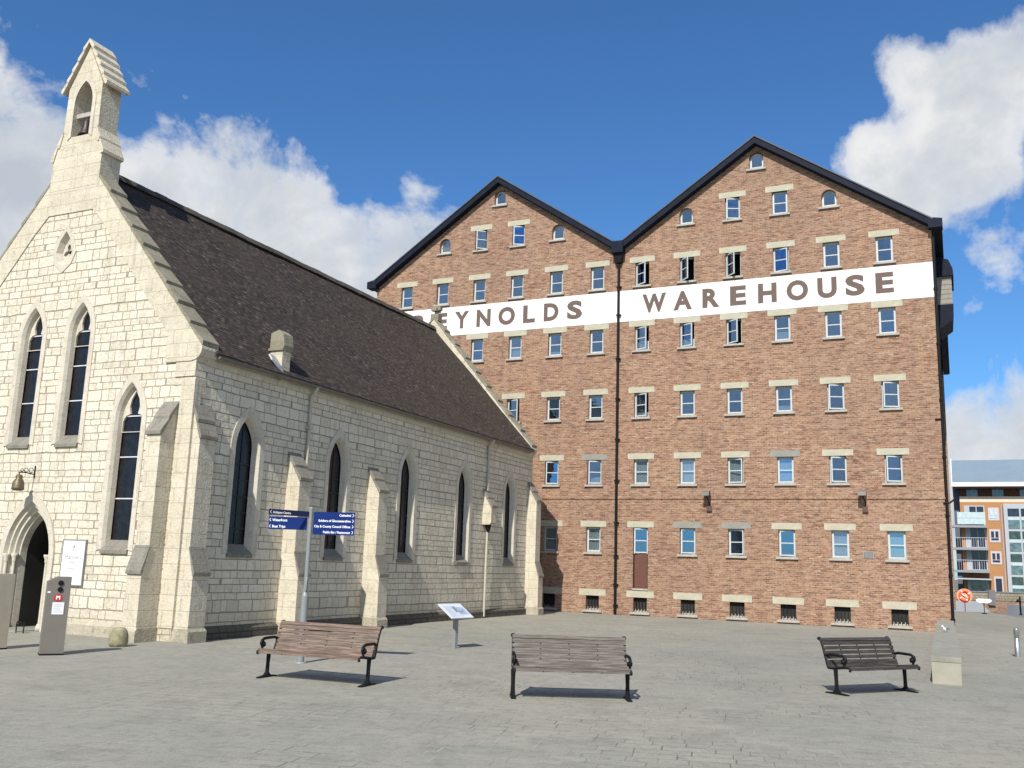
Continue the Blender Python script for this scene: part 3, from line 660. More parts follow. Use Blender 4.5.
# parapet gables (inner faces) + coping
def parapet(x0, x1, crop):
    mb = MB()
    for s in (0, 1):
        f = (lambda v: v) if s == 0 else (lambda v: WID - v)
        pts = [(f(-.02), 6.5), (f(-.02), gz(0) - .02), (f(crop), gz(crop) - .0), (f(crop), gz(crop) - .8), (f(.3), 6.5)]
        mb.prism([(x0, v, z) for v, z in pts], (x1 - x0, 0, 0))
    return mb
parapet(.012, .46, 3.95).build('parapet', DRESSED, ch)
parapet(LEN - .42, LEN - .005, MID).build('parapet', DRESSED, ch)
def coping(x0, x1, end, name='coping'):
    for s in (0, 1):
        mb = MB(); n = 9; f = (lambda v: v) if s == 0 else (lambda v: WID - v)
        v0 = -.10
        for k in range(n):
            a = v0 + (end - v0) * k / n; b = v0 + (end - v0) * (k + 1) / n - .0
            za = 6.85 + 1.19 * a; zb = 6.85 + 1.19 * b
            jit = random.uniform(-.01, .015)
            # overlapping stepped stones
            P = [(f(a - .03), za - .03 + .0), (f(a - .06), za + .09 + jit), (f(b), zb + .055 + jit), (f(b), zb - .02)]
            mb.prism([(x0 - .03, v, z) for v, z in P], (x1 - x0 + .08, 0, 0))
        mb.build(name, COPING, ch)
coping(0, .46, 3.93); coping(LEN - .42, LEN, MID)
# raised ashlar band following the gable slope
mb = MB()
for s in (0, 1):
    f = (lambda v: v) if s == 0 else (lambda v: WID - v)
    P = [(f(0), gz(0) - .03), (f(4.0), gz(4.0) - .04), (f(4.0), gz(4.0) - 1.0), (f(3.55), gz(3.55) - .92), (f(.62), gz(.62) - .92), (f(.62), 6.0), (f(0), 6.0)]
    mb.prism([(-.028, v, z) for v, z in P], (.03, 0, 0))
mb.prism([(-.026, v, z) for v, z in [(3.55, 10.62), (WID - 3.55, 10.62), (WID - 3.97, 11.5), (3.97, 11.5)]], (.03, 0, 0))
mb.build('gable_band', DRESSED, ch)
# kneelers
for s in (0, 1):
    f = (lambda v: v) if s == 0 else (lambda v: WID - v)
    for x0, x1 in ((-.05, .5), (LEN - .46, LEN + .05)):
        mb = MB()
        P = [(.55, 6.30), (.55, 7.2), (-.36, 6.50), (-.36, 6.42), (-.30, 6.40), (-.29, 6.28), (-.20, 6.08), (-.06, 5.97), (.0, 5.93), (.3, 5.93), (.55, 6.1)]
        P = [(.95, 6.28), (.95, gz(.95) - .14), (-.15, 6.58), (-.16, 6.50), (-.14, 6.40), (-.08, 6.31), (.02, 6.25), (.14, 6.22), (.95, 6.22)]
        P_old = [(.55, 6.35), (.55, gz(.55) - .04), (-.40, gz(-.40) - .04), (-.40, 6.30), (-.36, 6.25), (-.33, 6.14), (-.24, 6.02), (-.10, 5.93), (.02, 5.90), (.4, 5.90), (.55, 6.0)]
        mb.prism([(x0, f(v), min(z + .14, gz(v) + .02)) for v, z in P], (x1 - x0, 0, 0)); mb.build('kneeler', DRESSED, ch)
# quoins at the corner and dressed eaves course
mb = MB(); mb.box(.30, LEN - .3, -.05, .02, 6.30, 6.56); mb.box(.30, LEN - .3, WID - .02, WID + .05, 6.30, 6.56); mb.build('eaves_course', DRESSED, ch)
mb = MB(); mb.box(-.022, .08, -.022, .40, .3, 5.95)
for k in range(16): 
    w_ = .34 if k % 2 else .2
    mb.box(.0, w_, -.018, .01, .32 + k * .352, .32 + k * .352 + .345)
mb.build('quoin', DRESSED, ch)
# roof
ez, rzz = 6.60, 12.13; ev = -.22
mb = MB()
NS = 26
def rp(v): return ez + (rzz - ez) * (v - ev) / (MID - ev)
for s in (0, 1):
    f = (lambda v: v) if s == 0 else (lambda v: WID - v)
    # gently uneven old roof
    grid = []; nx, nv = 30, 10
    for i in range(nx + 1):
        for j in range(nv + 1):
            x = .40 + (LEN - .40 - .36) * i / nx; v = ev + (MID - ev) * j / nv
            dz = .022 * math.sin(x * .9 + j * .5) + .015 * math.sin(x * 2.3 + 1.3 * j) - .03 * math.sin(math.pi * i / nx)
            if j == 0: dz *= .6
            grid.append((x, f(v), rp(v) + dz))
    mb.idx(grid, [(i * (nv + 1) + j, (i + 1) * (nv + 1) + j, (i + 1) * (nv + 1) + j + 1, i * (nv + 1) + j + 1) for i in range(nx) for j in range(nv)], 0, True)
    e0 = [(.40, f(ev), ez - .06), (LEN - .36, f(ev), ez - .06), (LEN - .36, f(ev), ez + .0), (.40, f(ev), ez + .0)]
    mb.face(e0); mb.face([(.40, f(ev), ez - .06), (LEN - .36, f(ev), ez - .06), (LEN - .36, f(.0), ez - .02), (.40, f(0), ez - .02)])
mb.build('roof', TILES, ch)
mb = MB()
x = .62
while x < LEN - .4:
    L = .42; j = random.uniform(-.012, .012)
    mb.prism([(x, MID - .17, rzz - .10 + j), (x, MID - .09, rzz + .06 + j), (x, MID, rzz + .115 + j), (x, MID + .09, rzz + .06 + j), (x, MID + .17, rzz - .10 + j)], (L - .015, 0, 0)); x += L
mb.build('ridge_tile', simple('grey_ridge_tiles', (0.075, 0.065, 0.055), .85, var=.35, scale=2.5), ch)
# gutter
for s in (0, 1):
    f = (lambda v: v) if s == 0 else (lambda v: WID - v)
    mb = MB(); mb.prism([(.46, f(-.17), ez - .065), (.46, f(-.27), ez - .065), (.46, f(-.265), ez - .11), (.46, f(-.22), ez - .13), (.46, f(-.18), ez - .11)], (LEN - .9, 0, 0)); mb.build('gutter', simple('gutter_grey', (0.16, 0.145, 0.12), .7), ch)
# side windows
def stone_window(c, w, z0, zs, za, mp, ringw, glass_d, wg_in, gable):
    front = lancet(c, w, z0, zs, za); out = lancet(c, w + 2 * ringw, z0 - .04, zs, za + ringw * 1.35)
    mid = lancet(c, w - .10, z0 + .07, zs, za - .08)
    gl = lancet(c, w - wg_in, z0 + .20, zs, za - wg_in * .8)
    mb = MB()
    strip(mb, out, out, mp, -.01, .022); strip(mb, out, front, mp, .022, .022)
    strip(mb, front, mid, mp, .022, -.05); strip(mb, mid, gl, mp, -.05, -glass_d)
    wn = mb.build('window', DRESSED_PLAIN, ch)
    mb = MB(); plate(mb, gl, [], mp, -glass_d - .03); mb.build('pane', CHGLASS, wn)
    mb = MB()      # sloping sill
    a0, a1 = c - w / 2 - (0 if not gable else .0), c + w / 2
    S = [(z0 + .22, -glass_d - .02), (z0 - .02, .05), (z0 - .10, .05), (z0 - .10, -.03)]
    A = [mp(a0, z, d) for z, d in S]; B = [mp(a1, z, d) for z, d in S]
    n = 4; mb.idx(A + B, [(0, 1, 2, 3), (7, 6, 5, 4)] + [(i, (i + 1) % n, n + (i + 1) % n, n + i) for i in range(n)])
    mb.build('sill', WEATHERING, wn)
    mb = MB(); ww = w - wg_in
    nb = 4 if gable else 6
    zt = za - wg_in * .8
    for k in range(1, nb):
        z = z0 + .2 + (zs + .1 - z0 - .2) * k / (nb - 1) if gable else z0 + .2 + (zs - z0 - .2) * k / nb
        p = [mp(c - ww / 2 + .01, z - .014, -glass_d - .025), mp(c + ww / 2 - .01, z - .014, -glass_d - .025), mp(c + ww / 2 - .01, z + .014, -glass_d - .025), mp(c - ww / 2 + .01, z + .014, -glass_d - .025)]
        q = Vector(mp(0, 0, .02)) - Vector(mp(0, 0, 0)); mb.prism(p, q)
    p = [mp(c - .008, z0 + .2, -glass_d - .025), mp(c + .008, z0 + .2, -glass_d - .025), mp(c + .008, zt - .04, -glass_d - .025), mp(c - .008, zt - .04, -glass_d - .025)]
    if not gable: mb.prism(p, Vector(mp(0, 0, .012)))
    mb.build('glazing_bars', simple('pale_bar_paint', (0.55, 0.56, 0.58), .6) if gable else simple('iron_bar', (0.02, 0.02, 0.022), .6), wn)
    if gable:      # cusped head
        g2 = lancet(c, ww + .02, zs - .3, zs, zt + .01)
        h = zt - zs; W2 = ww / 2
        def lob(sg): return [(c + sg * W2 * .98, zs - .28), (c + sg * W2 * .96, zs - .02), (c + sg * W2 * .72, zs + .14 * h), (c + sg * W2 * .34, zs + .20 * h), (c + sg * W2 * .46, zs + .42 * h), (c + sg * W2 * .36, zs + .66 * h)]
        hole = lob(-1) + [(c, zs + .92 * h)] + lob(1)[::-1]
        mb = MB(); outer_ = g2; plate(mb, outer_ , [hole], mp, -glass_d + .02); strip(mb, hole, hole, mp, -glass_d + .02, -glass_d - .03, closed=True)
        mb.build('cusp', DRESSED_PLAIN, wn)
for c in side_c: stone_window(c, .90, 1.98, 4.55, 5.38, mpF, .17, .17, .20, False)
for g in gwins: stone_window(*g, mpG, .15, .17, .16, True)
# trefoil light
ves_in = [(MID + .06 + (x - MID - .06) * .72, 9.6 + (z - 9.6) * .72) for x, z in ves_o]
ves_out = [(MID + .06 + (x - MID - .06) * 1.45, 9.6 + (z - 9.6) * 1.32) for x, z in ves_o]
mb = MB(); strip(mb, ves_out, ves_out, mpG, -.01, .022, closed=True); strip(mb, ves_out, ves_o, mpG, .022, .022, closed=True); strip(mb, ves_o, ves_in, mpG, .022, -.14, closed=True)
tre = [(MID + .06 + (.10 + .06 * math.cos(3 * a)) * math.sin(a) * 1.15, 9.60 + (.10 + .06 * math.cos(3 * a)) * math.cos(a) * 1.25) for a in [2 * math.pi * k / 30 for k in range(30)]]
plate(mb, ves_in, [tre], mpG, -.12); strip(mb, tre, tre, mpG, -.12, -.2, closed=True)
tw = mb.build('trefoil_window', DRESSED_PLAIN, ch)
mb = MB(); plate(mb, [(MID - .3, 9.2), (MID - .3, 10), (MID + .4, 10), (MID + .4, 9.2)], [], mpG, -.21); mb.build('pane', CHGLASS, tw)
# doorway: three moulded orders, capitals, shafts
mb = MB()
orders = [(1.92, 3.31, .05), (1.60, 3.09, .05), (1.52, 3.04, -.05), (1.42, 2.97, -.05), (1.35, 2.92, -.14), (1.26, 2.85, -.14), (1.19, 2.80, -.24), (1.13, 2.76, -.25), (1.09, 2.72, -.42)]
prev = None
for w_, za_, d_ in orders:
    p = lancet(DOORC, w_, 0.0, 1.75, za_, 12)
    if prev is None: q = lancet(DOORC, w_, 0, 1.75, za_, 12); strip(mb, q, q, mpG, -.01, d_)
    else: strip(mb, prev[0], p, mpG, prev[1], d_)
    prev = (p, d_)
dr = mb.build('doorway', DRESSED_PLAIN, ch)
for s in (-1, 1):
    for off, d_ in ((.72, .0), (.60, -.13)):
        mb = MB(); a = DOORC + s * off; mb.tube([(-d_ + .0, a, .18), (-d_, a, 1.62)], .042, 10)
        mb.lathe([(.045, 1.60), (.06, 1.64), (.05, 1.67), (.085, 1.75), (.09, 1.80), (.0, 1.80)], (-d_, a, 0), 12); mb.lathe([(.0, .0), (.09, 0), (.085, .1), (.05, .18)], (-d_, a, .0), 12)
        mb.build('shaft', DRESSED_PLAIN, dr)
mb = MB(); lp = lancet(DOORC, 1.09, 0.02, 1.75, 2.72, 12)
strip(mb, lp, lp, mpG, -.42, -2.2); plate(mb, lp, [], mpG, -2.2); mb.build('lobby', DARKROOM, ch)  # near-black faces carry the shade of the deep doorway
mb = MB(); mb.box(1.5, 1.55, DOORC - .535, DOORC + .535, .02, 1.75, 0)
for k in range(7): mb.box(1.488, 1.5, DOORC - .53 + k * .152, DOORC - .53 + k * .152 + .142, .06, 1.7)
mb.build('door', [OAKDOOR, DARKROOM], ch)
mb = MB(); mb.box(-.45, 2.1, DOORC - .53, DOORC + .53, 0, .02); mb.build('doorstep', CONCTOP, ch)
# plinth
mb = MB()
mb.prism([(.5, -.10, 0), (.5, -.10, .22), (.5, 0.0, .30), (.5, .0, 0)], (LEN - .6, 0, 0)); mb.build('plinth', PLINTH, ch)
for v0, v1 in ((.9, DOORC - .95), (DOORC + .95, WID - .5)):
    mb = MB(); mb.prism([(-.11, v0, 0), (-.11, v0, .24), (.0, v0, .33), (.0, v0, 0)], (0, v1 - v0, 0)); mb.build('plinth', PLINTH_LIGHT, ch)
# buttresses
def buttress(a0, a1, mp, ztop, zlip, d1=.42, d2=.58, zm0=2.08, zm1=1.52, bottom=0.0):
    mb = MB()
    def ext(P, a0, a1, mi=0):
        A = [mp(a0, z, d) for d, z in P]; B = [mp(a1, z, d) for d, z in P]; n = len(P)
        mb.idx(A + B, [tuple(range(n)), tuple(range(n, 2 * n))[::-1]] + [(i, (i + 1) % n, n + (i + 1) % n, n + i) for i in range(n)], mi)
    if bottom:
        ext([(-.02, bottom), (-.02, ztop - .06), (d1, zlip), (d1, bottom + .08), (d1 - .06, bottom)], a0, a1)
    else:
        ext([(-.02, .0), (-.02, ztop - .06), (d1, zlip), (d1, zm0 - .02), (d2, zm1), (d2, 0)], a0, a1)
        e = .035; ext([(0, 0), (0, .20), (.02, .30), (d2, .30), (d2 + .05, .24), (d2 + .05, 0)], a0 - e, a1 + e, 1)
    b = mb.build('buttress', [DRESSED, PLINTH_LIGHT], ch)
    nst = 2; e = .03
    for k in range(nst):
        mb = MB(); f0, f1 = k / nst, (k + 1) / nst
        da, za = d1 * f0, ztop + (zlip - ztop) * f0; db, zb = d1 * f1, ztop + (zlip - ztop) * f1
        ext([(da - .0, za - .09), (da - .0, za - .0), (db + .05, zb + .0), (db + .05, zb - .075), (db - .0, zb - .085)], a0 - e, a1 + e); mb.build('weathering', WEATHERING, b)
    if bottom: return
    mb = MB(); ext([(d1 - .0, zm0 - .06), (d1 - .0, zm0 + .01), (d2 + .045, zm1 + .01), (d2 + .045, zm1 - .06), (d2 - .0, zm1 - .07)], a0 - e * .6, a1 + e * .6)
    mb.build('weathering', WEATHERING, b)
for a in (3.61, 7.40): buttress(a, a + .48, mpF, 4.66, 3.98)
buttress(15.08, 15.48, mpF, 4.66, 4.05, d1=.36, bottom=3.35)
buttress(LEN - .46, LEN, mpF, 5.28, 4.55)
buttress(.05, .56, mpF, 5.38, 4.62, .26, .42)
buttress(.44, .86, mpG, 5.42, 4.66, .45, .60)
buttress(WID - .86, WID - .44, mpG, 5.42, 4.66, .45, .60)
# rain pipes
mb = MB(); mb.tube([(4.32, -.24, 6.50), (4.32, -.20, 6.40), (4.30, -.07, 6.25), (4.30, -.07, 4.9), (4.28, -.07, .05)], .045, 10)
mb.box(4.22, 4.38, -.15, -.01, 5.35, 5.42); mb.box(4.22, 4.38, -.15, -.01, 3.2, 3.27); mb.build('downpipe', CREAMPIPE, ch)
mb = MB(); mb.tube([(15.30, -.24, 6.50), (15.30, -.20, 6.40), (15.28, -.07, 6.25), (15.28, -.07, 4.6)], .045, 10); mb.build('downpipe', CREAMPIPE, ch)
mb = MB(); mb.tube([(15.28, -.12, 3.1), (15.28, -.10, .05)], .045, 10); mb.lathe([(.05, 0), (.06, .02), (.11, .2), (.11, .26), (.0, .26)], (15.28, -.15, 3.08), 10, 1); mb.build('downpipe', [CREAMPIPE, BLACK], ch)
# stone vent stack on the eaves
mb = MB(); mb.box(2.91, 3.24, -.10, .30, 6.42, 7.30)
mb.prism([(2.89, -.12, 7.28), (2.89, -.16, 7.38), (2.89, -.10, 7.68), (2.89, .06, 7.80), (2.89, .30, 7.72), (2.89, .32, 7.28)], (.38, 0, 0), 1)
mb.prism([(2.86, -.14, 7.24), (2.86, -.14, 7.30), (2.86, .34, 7.30), (2.86, .34, 7.24)], (.44, 0, 0), 1)
st = mb.build('chimney', [DRESSED, COPING], ch)
mb = MB(); mb.prism([(2.88, -.16, 6.62), (2.58, -.02, 6.92), (2.62, .12, 7.08), (2.88, .14, 7.06), (2.89, -.08, 6.78)], (.02, -.03, .02)); mb.build('flashing', LEAD, st)
# bellcote
bc = MB()
bo = lancet(MID - .0, .66, 12.78, 13.72, 14.36)
X0, X1 = -.031, .60
bout = [(MID - .90, 11.3), (MID - .90, 12.28), (MID - .64, 12.92), (MID - .62, 14.2), (MID, 15.35), (MID + .62, 14.2), (MID + .64, 12.92), (MID + .90, 12.28), (MID + .90, 11.3)]
plate(bc, bout, [bo], mpG, -X0); plate(bc, bout, [bo], mpG, -X1)
strip(bc, bout, bout, mpG, -X0, -X1, closed=True); strip(bc, bo, bo, mpG, -X0, -X1, closed=True)
b = bc.build('bellcote', DRESSED, ch)
mb = MB(); o1 = lancet(MID, .90, 12.70, 13.72, 14.55); strip(mb, o1, o1, mpG, -X0 - .005, -X0 + .02); strip(mb, o1, bo, mpG, -X0 + .02, -X0 + .02); mb.build('moulding', DRESSED_PLAIN, b)
for s in (-1, 1):
    mb = MB()
    n = 5
    for k in range(n):
        f0, f1 = k / n, (k + 1) / n
        va, za = .80 * (1 - f0) , 14.12 + 1.42 * f0; vb, zb = .80 * (1 - f1), 14.12 + 1.42 * f1
        P = [(MID + s * va, za - .03), (MID + s * (va + .05), za + .0), (MID + s * (va + .05), za + .085), (MID + s * (vb + .0), zb + .045), (MID + s * vb, zb - .07)]
        mb.prism([(X0 - .07, v, z) for v, z in P], (X1 - X0 + .14, 0, 0))
    mb.build('bellcote_roof', DRESSED, b)
    mb = MB()
    for (va, za, vb, zb) in ((.62, 12.98, .80, 12.62), (.76, 12.66, .97, 12.24)):
        mb.prism([(X0 - .03, MID + s * va, za - .10), (X0 - .03, MID + s * va, za), (X0 - .03, MID + s * vb, zb), (X0 - .03, MID + s * vb, zb - .08), (X0 - .03, MID + s * (vb - .1), zb - .1)], (X1 - X0 + .06, 0, 0))
    mb.build('weathering', DRESSED, b)
mb = MB(); mb.box(.06, .22, MID - .33, MID + .33, 13.36, 13.48); mb.tube([(.14, MID, 13.38), (.14, MID, 13.26)], .03, 8)
mb.lathe([(0, .46), (.06, .45), (.09, .40), (.11, .22), (.15, .08), (.20, 0), (.17, 0), (.0, .3)], (.14, MID, 12.84), 18, 1); mb.build('bell', [simple('pale_headstock', (.40, .36, .33), .7), BELL], b)
# finial on the far gable
mb = MB(); zf = gz(MID)
mb.box(LEN - .38, LEN - .04, MID - .2, MID + .2, zf - .1, zf + .22); mb.tube([(LEN - .2, MID, zf + .2), (LEN - .2, MID, zf + .62)], [.10, .07], 8)
mb.box(LEN - .30, LEN - .10, MID - .24, MID + .24, zf + .40, zf + .56); mb.box(LEN - .42, LEN + .02, MID - .1, MID + .1, zf + .36, zf + .50); mb.build('finial', COPING, ch)

# things on and by the gable
nb = thing('notice_board', 'white notice board with a small cross on the stone gable beside the doorway', 'notice board', cl(-.0, -3.23, 1.12), CT)
def nbbox(mb, v0, v1, z0, z1, d0, d1, mi=0): mb.box(-d1, -d0, v0, v1, z0, z1, mi)
mb = MB(); nbbox(mb, -.37, .37, 0, 1.05, .02, .05); mb.build('panel', WHITE, nb)
mb = MB()
for a in ((-.385, -.36, -.015, 1.065), (.36, .385, -.015, 1.065)): nbbox(mb, *a, .0, .06)
for a in ((-.36, .36, -.015, .012), (-.36, .36, 1.04, 1.065)): nbbox(mb, *a, .0, .06)
mb.build('frame', GREYPAINT, nb)
mb = MB(); nbbox(mb, -.012, .012, .78, .94, .05, .053); nbbox(mb, -.045, .045, .875, .898, .05, .053); mb.build('cross_emblem', GREYTEXT, nb)
RG = Matrix.Rotation(-math.pi / 2, 4, 'Z') @ RX
text_mesh('lettering', 'Mariners', .15, GREYTEXT, nb, Vector((-.052, 0, .60)), RG, ext=.001)
text_mesh('lettering', 'CHURCH', .06, GREYTEXT, nb, Vector((-.052, 0, .50)), RG, ext=.001)
text_mesh('lettering', 'All welcome', .05, RED, nb, Vector((-.052, 0, .36)), RG, ext=.001)

lt = thing('wall_lantern', 'bell-shaped bronze lantern on a scrolled iron bracket over the arched doorway', 'lantern', cl(0, -4.95, 3.75), CT)
mb = MB(); mb.tube([(-.02, 0, -.1), (-.02, 0, .25)], .018, 8); mb.tube([(0, 0, .0), (-.3, 0, .03), (-.52, 0, .02)], .016, 8)
for (cx_, cz_, r_) in ((-.14, .11, .07), (-.30, .10, .06), (-.43, .085, .045)):
    mb.tube([(cx_ + r_ * math.cos(a), 0, cz_ + r_ * math.sin(a)) for a in [k * .5 for k in range(12)]], .010, 6)
mb.tube([(-.50, 0, .02), (-.50, 0, -.06)], .014, 8); mb.build('bracket', BLACK, lt)
mb = MB(); mb.lathe([(0, .0), (.07, -.01), (.10, -.06), (.085, -.12), (.12, -.16), (.155, -.24), (.165, -.38), (.175, -.42), (.12, -.46), (0, -.47)], (-.50, 0, -.04), 16); mb.build('lamp_body', BRONZE, lt); lt.scale = (.86, .86, .86)

# stones, scraper, pay machines
mb = MB(); bs = []
prof = [(0, 0), (.17, 0), (.185, .08), (.18, .22), (.155, .32), (.10, .38), (0, .395)]
mb.lathe(prof, (0, 0, 0), 14)
mb.v = [(x * (1 + .07 * math.sin(7 * z + 3 * x)), y * (1 + .08 * math.cos(9 * x)), z) for x, y, z in mb.v]
o = mb.build('guard_stone', simple('mossy_stone', (0.27, 0.25, 0.15), .9, var=.35, scale=9, bump=.5)); o.location = (-7.99, 20.42, 0)
tag(o, 'rounded mossy guard stone at the foot of the chapel corner buttress', 'guard stone')
bsr = thing('boot_scraper', 'small dark iron boot scraper in front of the chapel doorway', 'boot scraper', cl(-.62, -4.02), CT)
mb = MB(); mb.tube([(0, -.12, 0), (0, -.13, .20), (0, -.10, .26)], .014, 8); mb.build('upright', BLACK, bsr); mb = MB(); mb.tube([(0, .12, 0), (0, .13, .20), (0, .10, .26)], .014, 8); mb.build('upright', BLACK, bsr)
mb = MB(); mb.box(-.008, .008, -.13, .13, .15, .20); mb.lathe([(0, .0), (.03, .02), (.03, .07), (0, .09)], (0, 0, .18), 8); mb.build('blade', BLACK, bsr)

def machine(name, label, loc, rz_, mat, w, d, face=True):
    t = thing(name, label, 'pay machine', loc, rz_, 'metal pay machines by the chapel')
    mb = MB(); h = 1.43; w2 = w / 2
    mb.prism([(-w2, 0, 0), (w2, 0, 0), (w2, 0, h), (-w2 + .17, 0, h), (-w2, 0, h - .09)], (0, d, 0)); mb.build('casing', mat, t)
    mb = MB(); mb.box(-w2 - .006, w2 + .006, -.008, d + .006, 0, .03); mb.build('base_trim', BLACK, t)
    if face:
        for z in (h - .115, h - .235):
            mb = MB(); n = 20
            mb.prism([(.02 + .047 * math.cos(2 * math.pi * k / n), -.02, z + .047 * math.sin(2 * math.pi * k / n)) for k in range(n)], (0, .02, 0)); mb.build('lens', BLACK, t)
        mb = MB(); n = 20; zc = h - .385
        mb.prism([(.0 + .078 * math.cos(2 * math.pi * k / n), -.006, zc + .068 * math.sin(2 * math.pi * k / n)) for k in range(n)], (0, .005, 0)); em = mb.build('emblem', RED, t)
        mb = MB(); mb.box(-.036, -.018, -.0085, -.0065, zc - .035, zc + .035); mb.box(.018, .036, -.0085, -.0065, zc - .035, zc + .035); mb.box(-.018, .018, -.0085, -.0065, zc + .0, zc + .03); mb.build('symbol', WHITE, em)
        mb = MB(); mb.box(-.085, .115, -.006, -.001, .74, .96); mb.box(-.095, -.085, -.008, -.001, .73, .97, 1); mb.box(.115, .125, -.008, -.001, .73, .97, 1)
        pp = mb.build('notice', [WHITE, STEEL], t)
        mb = MB()
        for k in range(5): mb.box(-.06, .09 - (k % 3) * .02, -.008, -.0065, .78 + k * .035, .788 + k * .035)
        mb.build('print', simple('pale_grey_print', (.45, .46, .48), .6), pp)
        mb = MB(); mb.box(-.19, -.14, -.006, -.001, h - .30, h - .27); mb.build('label_strip', WHITE, t)
    return t
machine('pay_machine', 'grey-brown metal pay machine with two dark lenses, red disc and white notice', (-8.37, 18.30, 0), math.radians(30), MACHINE, .40, .30)
machine('pay_machine', 'pale metal pay machine cut off by the left edge, in front of the doorway', (-9.78, 18.95, 0), math.radians(50), simple('pale_metal_panel', (0.40, 0.35, 0.27), .5, metal=.2, var=.08), .46, .34, False)

# ------------------------------------------------------------------ benches
def bench(label, loc, rz_, wood, L=1.74, dark=False):
    t = thing('park_bench', label, 'bench', loc, rz_, 'slatted benches on the square')
    h = L / 2
    # back curve (y, z), front is -y
    bk = [(.135, .405), (.155, .46), (.185, .55), (.215, .64), (.245, .73), (.285, .82), (.315, .86)]
    stp = [(-.325, .385), (-.335, .425), (-.29, .445), (-.2, .437), (-.08, .420), (.04, .405), (.135, .405)]
    mb = MB()
    for k in range(7):
        f = k / 6; y0 = -.30 + f * .36; z = .452 - .045 * f
        mb.prism([(-h, y0, z), (-h, y0 + .054, z - .006), (-h, y0 + .054, z + .016), (-h, y0, z + .022)], (L, 0, 0))
    mb.prism([(-h, -.335, .40), (-h, -.315, .398), (-h, -.308, .45), (-h, -.33, .452)], (L, 0, 0))
    mb.build('seat', wood, t)
    mb = MB()
    for k in range(7):
        f = .10 + k * .133
        # point along back curve
        s = f * (len(bk) - 1); i = min(int(s), len(bk) - 2); a = Vector(bk[i]); b = Vector(bk[i + 1]); p = a.lerp(b, s - i); d = (b - a).normalized()
        n = Vector((-d.y, d.x)); p = p + n * .014; hw_ = .028 if dark else .030; q = [p - d * hw_, p + d * hw_, p + d * hw_ + n * .022, p - d * hw_ + n * .022]
        mb.prism([(-h, v.x, v.y) for v in q], (L, 0, 0))
    mb.build('backrest', wood, t)
    for s in (-1, 1):
        x = s * (h - .012); mb = MB()
        mb.tube([(x, y, z) for y, z in stp], .021, 8); mb.tube([(x, y, z) for y, z in bk], [.024, .023, .021, .020, .019, .019, .024], 8)
        mb.tube([(x, -.02, .40), (x, -.03, .22), (x, -.035, .05)], [.036, .030, .034], 8)
        # foot bar with raised centre
        mb.prism([(x - .035, -.27, .0), (x - .035, -.27, .018), (x - .035, -.10, .035), (x - .035, -.035, .085), (x - .035, .03, .035), (x - .035, .19, .018), (x - .035, .19, 0)], (.07, 0, 0))
        arm = [(.20, .60), (.10, .625), (-.04, .625), (-.17, .62), (-.235, .59), (-.25, .54), (-.22, .50), (-.175, .505), (-.165, .545), (-.195, .56)]
        mb.tube([(x, y, z) for y, z in arm], .024, 8); mb.tube([(x, -.20, .615), (x, -.225, .5), (x, -.20, .44)], .020, 8); mb.lathe([(0, -.03), (.04, -.028), (.045, 0), (.04, .028), (0, .03)], (x, -.195, .53), 10)
        mb.lathe([(0, -.03), (.03, -.02), (.035, 0), (.03, .02), (0, .03)], (x, .325, .865), 8)
        mb.build('end_frame', BLACK, t)
    for fx in (-.5, 0, .5):
        x = fx * h * 1.0; mb = MB()
        P = [(y + .012 * 0, z) for y, z in bk]
        mb.tube([(x, y + .006, z - .0) for y, z in bk[:-1]], .010, 6); mb.tube([(x, y, z - .022) for y, z in stp[1:]], .010, 6)
        mb.build('strap', BLACK, t)
    return t
def mid(a, b): return ((a[0] + b[0]) / 2, (a[1] + b[1]) / 2, 0)
W_A = mat_wood('weathered_reddish_slats', (0.065, 0.042, 0.032), (0.15, 0.10, 0.074), (0.27, 0.20, 0.155))
W_B = mat_wood('weathered_grey_slats', (0.055, 0.044, 0.037), (0.115, 0.095, 0.080), (0.22, 0.19, 0.165))
W_C = mat_wood('dark_brown_slats', (0.02, 0.015, 0.013), (0.042, 0.033, 0.028), (0.10, 0.085, 0.072))
def bench_px(a, b, L): 
    m = mid(a, b); ang = math.atan2(b[1] - a[1], b[0] - a[0]); return (m[0], m[1], 0), ang
l_, r_ = bench_px((-3.86, 16.17), (-2.05, 15.44), 0); bench('reddish-brown slatted bench in front of the fingerpost', l_, r_, W_A, 1.90)
l_, r_ = bench_px((.17, 14.74), (1.86, 14.82), 0); bench('grey slatted bench in the middle of the square', l_, r_, W_B, 1.74)
l_, r_ = bench_px((5.46, 16.30), (6.98, 17.10), 0); bench('dark brown slatted bench near the low stone wall', l_, r_, W_C, 1.66, True)

